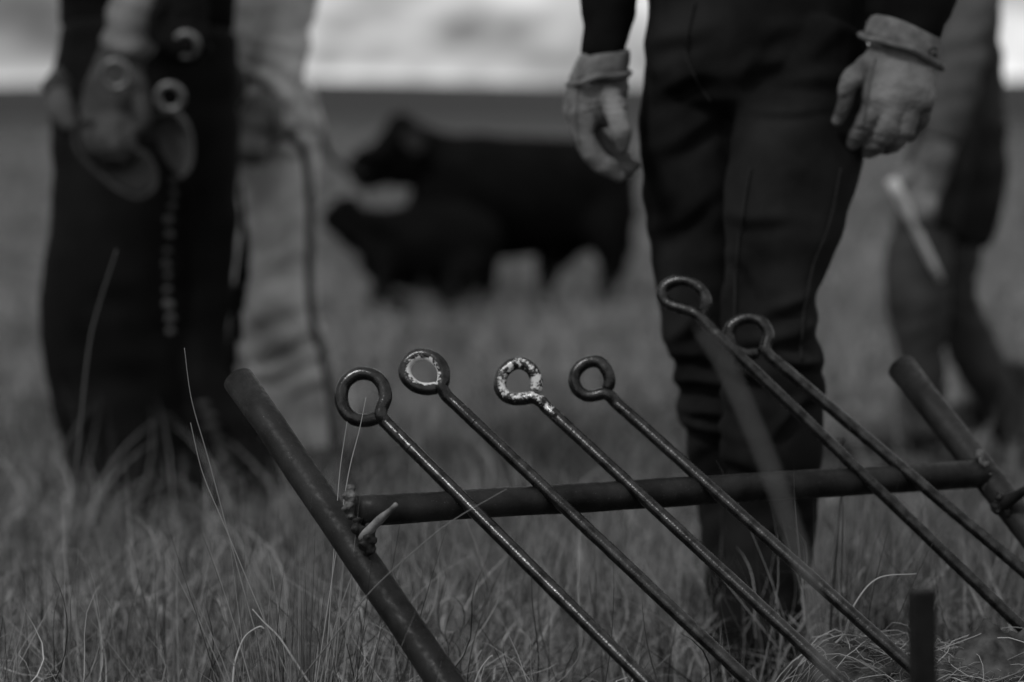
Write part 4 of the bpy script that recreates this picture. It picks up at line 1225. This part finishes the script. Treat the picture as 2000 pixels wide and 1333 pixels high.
stalk([(140, 1000, 3.3), (150, 900, 3.3), (172, 690, 3.3), (192, 600, 3.3), (228, 488, 3.3)], 0.0019, 0.0008, 'tall pale stalk standing out against the dark chaps', sh=0.08)
stalk([(470, 1130, 2.42), (440, 1020, 2.42), (405, 890, 2.42), (374, 780, 2.42), (360, 680, 2.42)], 0.0007, 0.0003, 'thin stalk curving up before the dark chaps', sh=0.35)
stalk([(490, 1150, 2.40), (440, 1030, 2.40), (396, 925, 2.40), (372, 826, 2.40)], 0.0006, 0.0003, 'slender stalk leaning left beside the curved one', sh=0.45)
stalk([(655, 1090, 2.36), (680, 930, 2.36), (702, 840, 2.36), (715, 776, 2.36)], 0.0006, 0.0003, 'hair-thin stalk ending inside the leftmost ring', sh=0.6)
stalk([(655, 1040, 2.36), (664, 920, 2.36), (678, 824, 2.36)], 0.0006, 0.0003, 'hair-thin stalk ending just below the leftmost ring', sh=0.6)
stalk([(640, 1260, 2.29), (720, 1160, 2.27), (800, 1085, 2.25), (880, 1020, 2.25), (990, 955, 2.25)], 0.0008, 0.0004, 'thin stalk slanting across the left post and the crossbar', sh=0.2)
stalk([(1612, 1330, 1.30), (1590, 1180, 1.30), (1545, 1030, 1.30), (1490, 880, 1.30), (1420, 720, 1.30), (1372, 640, 1.30)], 0.0021, 0.0012, 'broad out-of-focus blade close to the lens in front of the dark jeans', sh=0.22)
b = stalk([(1643, 1160, 2.62), (1646, 1000, 2.62), (1642, 900, 2.62), (1640, 862, 2.62)], 0.0007, 0.0004, 'dark weed with round seed heads between two shafts at right', m='seedhead', sh=0.1)
for i, (x, y, rr_) in enumerate(((1641, 862, 0.0045), (1636, 870, 0.003), (1646, 887, 0.0035), (1638, 890, 0.003))):
    V, f = blob(P(x, y, 2.62), rr_, 400 + i, 0.25); make('seed_head', V, f, M['seedhead'], b)
stalk([(1650, 1240, 2.46), (1670, 1180, 2.45), (1715, 1130, 2.45), (1790, 1121, 2.45)], 0.0014, 0.0004, 'bent straw arching over the dirt beside the fourth shaft', sh=0.6)
stalk([(455, 1330, 2.33), (460, 1290, 2.33), (478, 1245, 2.33), (505, 1225, 2.32), (516, 1228, 2.32)], 0.0012, 0.0007, 'pale hooked straw at the foot of the in-focus tussock', sh=0.8)
stalk([(575, 1290, 2.33), (545, 1245, 2.33), (515, 1215, 2.33), (493, 1190, 2.33)], 0.0012, 0.0006, 'pale stiff straw leaning left out of the tussock', sh=0.7)
stalk([(925, 1340, 2.35), (940, 1305, 2.35), (959, 1282, 2.35), (962, 1284, 2.35)], 0.0009, 0.0007, 'kinked straw standing between the left post and the first shaft', sh=0.6)

# matted straw and roots over the dug soil
def tangle(name, n, x0, x1, y0, y1, seed, rad, label, lenr, m='straw', lift=(0.0, 0.02), sh=0.5, cvs=14):
    r = np.random.default_rng(seed)
    Vs, Fs, Ss, off = [], [], [], 0
    for i in range(n):
        x, y = r.uniform(x0, x1), r.uniform(y0, y1)
        ln = r.uniform(*lenr); a = r.normal(0.0, 0.9) + (math.pi if r.random() < 0.5 else 0); cv = r.normal(0, cvs)
        pts = []; arch = r.uniform(*lift)
        for k in range(9):
            t = k / 8.0
            px_, py_ = x, y
            z = float(surf(px_, py_)) + 0.006 + arch * math.sin(math.pi * t) + r.normal(0, 0.0012)
            pts.append((px_, py_, z))
            x += math.cos(a) * ln / 8; y += math.sin(a) * ln / 8 * 0.7; a += cv * ln / 8
        V_, f_, _, _ = tube(pts, np.linspace(rad, rad * 0.4, 9) * r.uniform(0.6, 1.4), 4, caps=False)
        Vs.append(V_); Fs.append(np.array(f_) + off); off += len(V_); Ss.append(np.full(len(V_), np.clip(r.normal(sh, 0.25), 0, 1)))
    o = make(name, np.vstack(Vs), np.vstack(Fs), M[m], attrs={'shade': np.concatenate(Ss)})
    return tag(o, label, 'straw', kind='stuff')


tangle('straw', 1500, 0.36, 0.95, 2.28, 2.50, 301, 0.00042, 'bleached straw and roots matted over the dug soil', (0.02, 0.09), sh=0.28, lift=(0, 0.010), cvs=24)
tangle('straw', 160, 0.20, 0.40, 2.28, 2.48, 302, 0.0004, 'few loose straws on the left end of the dirt bank', (0.02, 0.06), sh=0.22, lift=(0, 0.006), cvs=24)
tangle('straw', 70, 0.26, 0.75, 2.34, 2.46, 303, 0.0006, 'springy arched straws over the dirt near the stake', (0.06, 0.16), lift=(0.005, 0.03), sh=0.45, cvs=16)
# clods
parts = []
r = np.random.default_rng(9)
for i in range(170):
    x, y = r.uniform(0.18, 0.95), r.uniform(2.25, 2.5)
    rad = 0.003 + 0.010 * r.random() ** 3
    c = np.array([x, y, float(surf(x, y)) + rad * 0.2])
    V, f = ball(c, rad, 8, 6); d = V - c
    parts.append((c + d * (1 + 0.3 * wave(d, 3 / rad, 900 + i))[:, None], f))
V, f = join(parts); tag(make('soil_clods', V, f, M['dirt']), 'loose clods of dark soil on the bank', 'soil', kind='stuff')
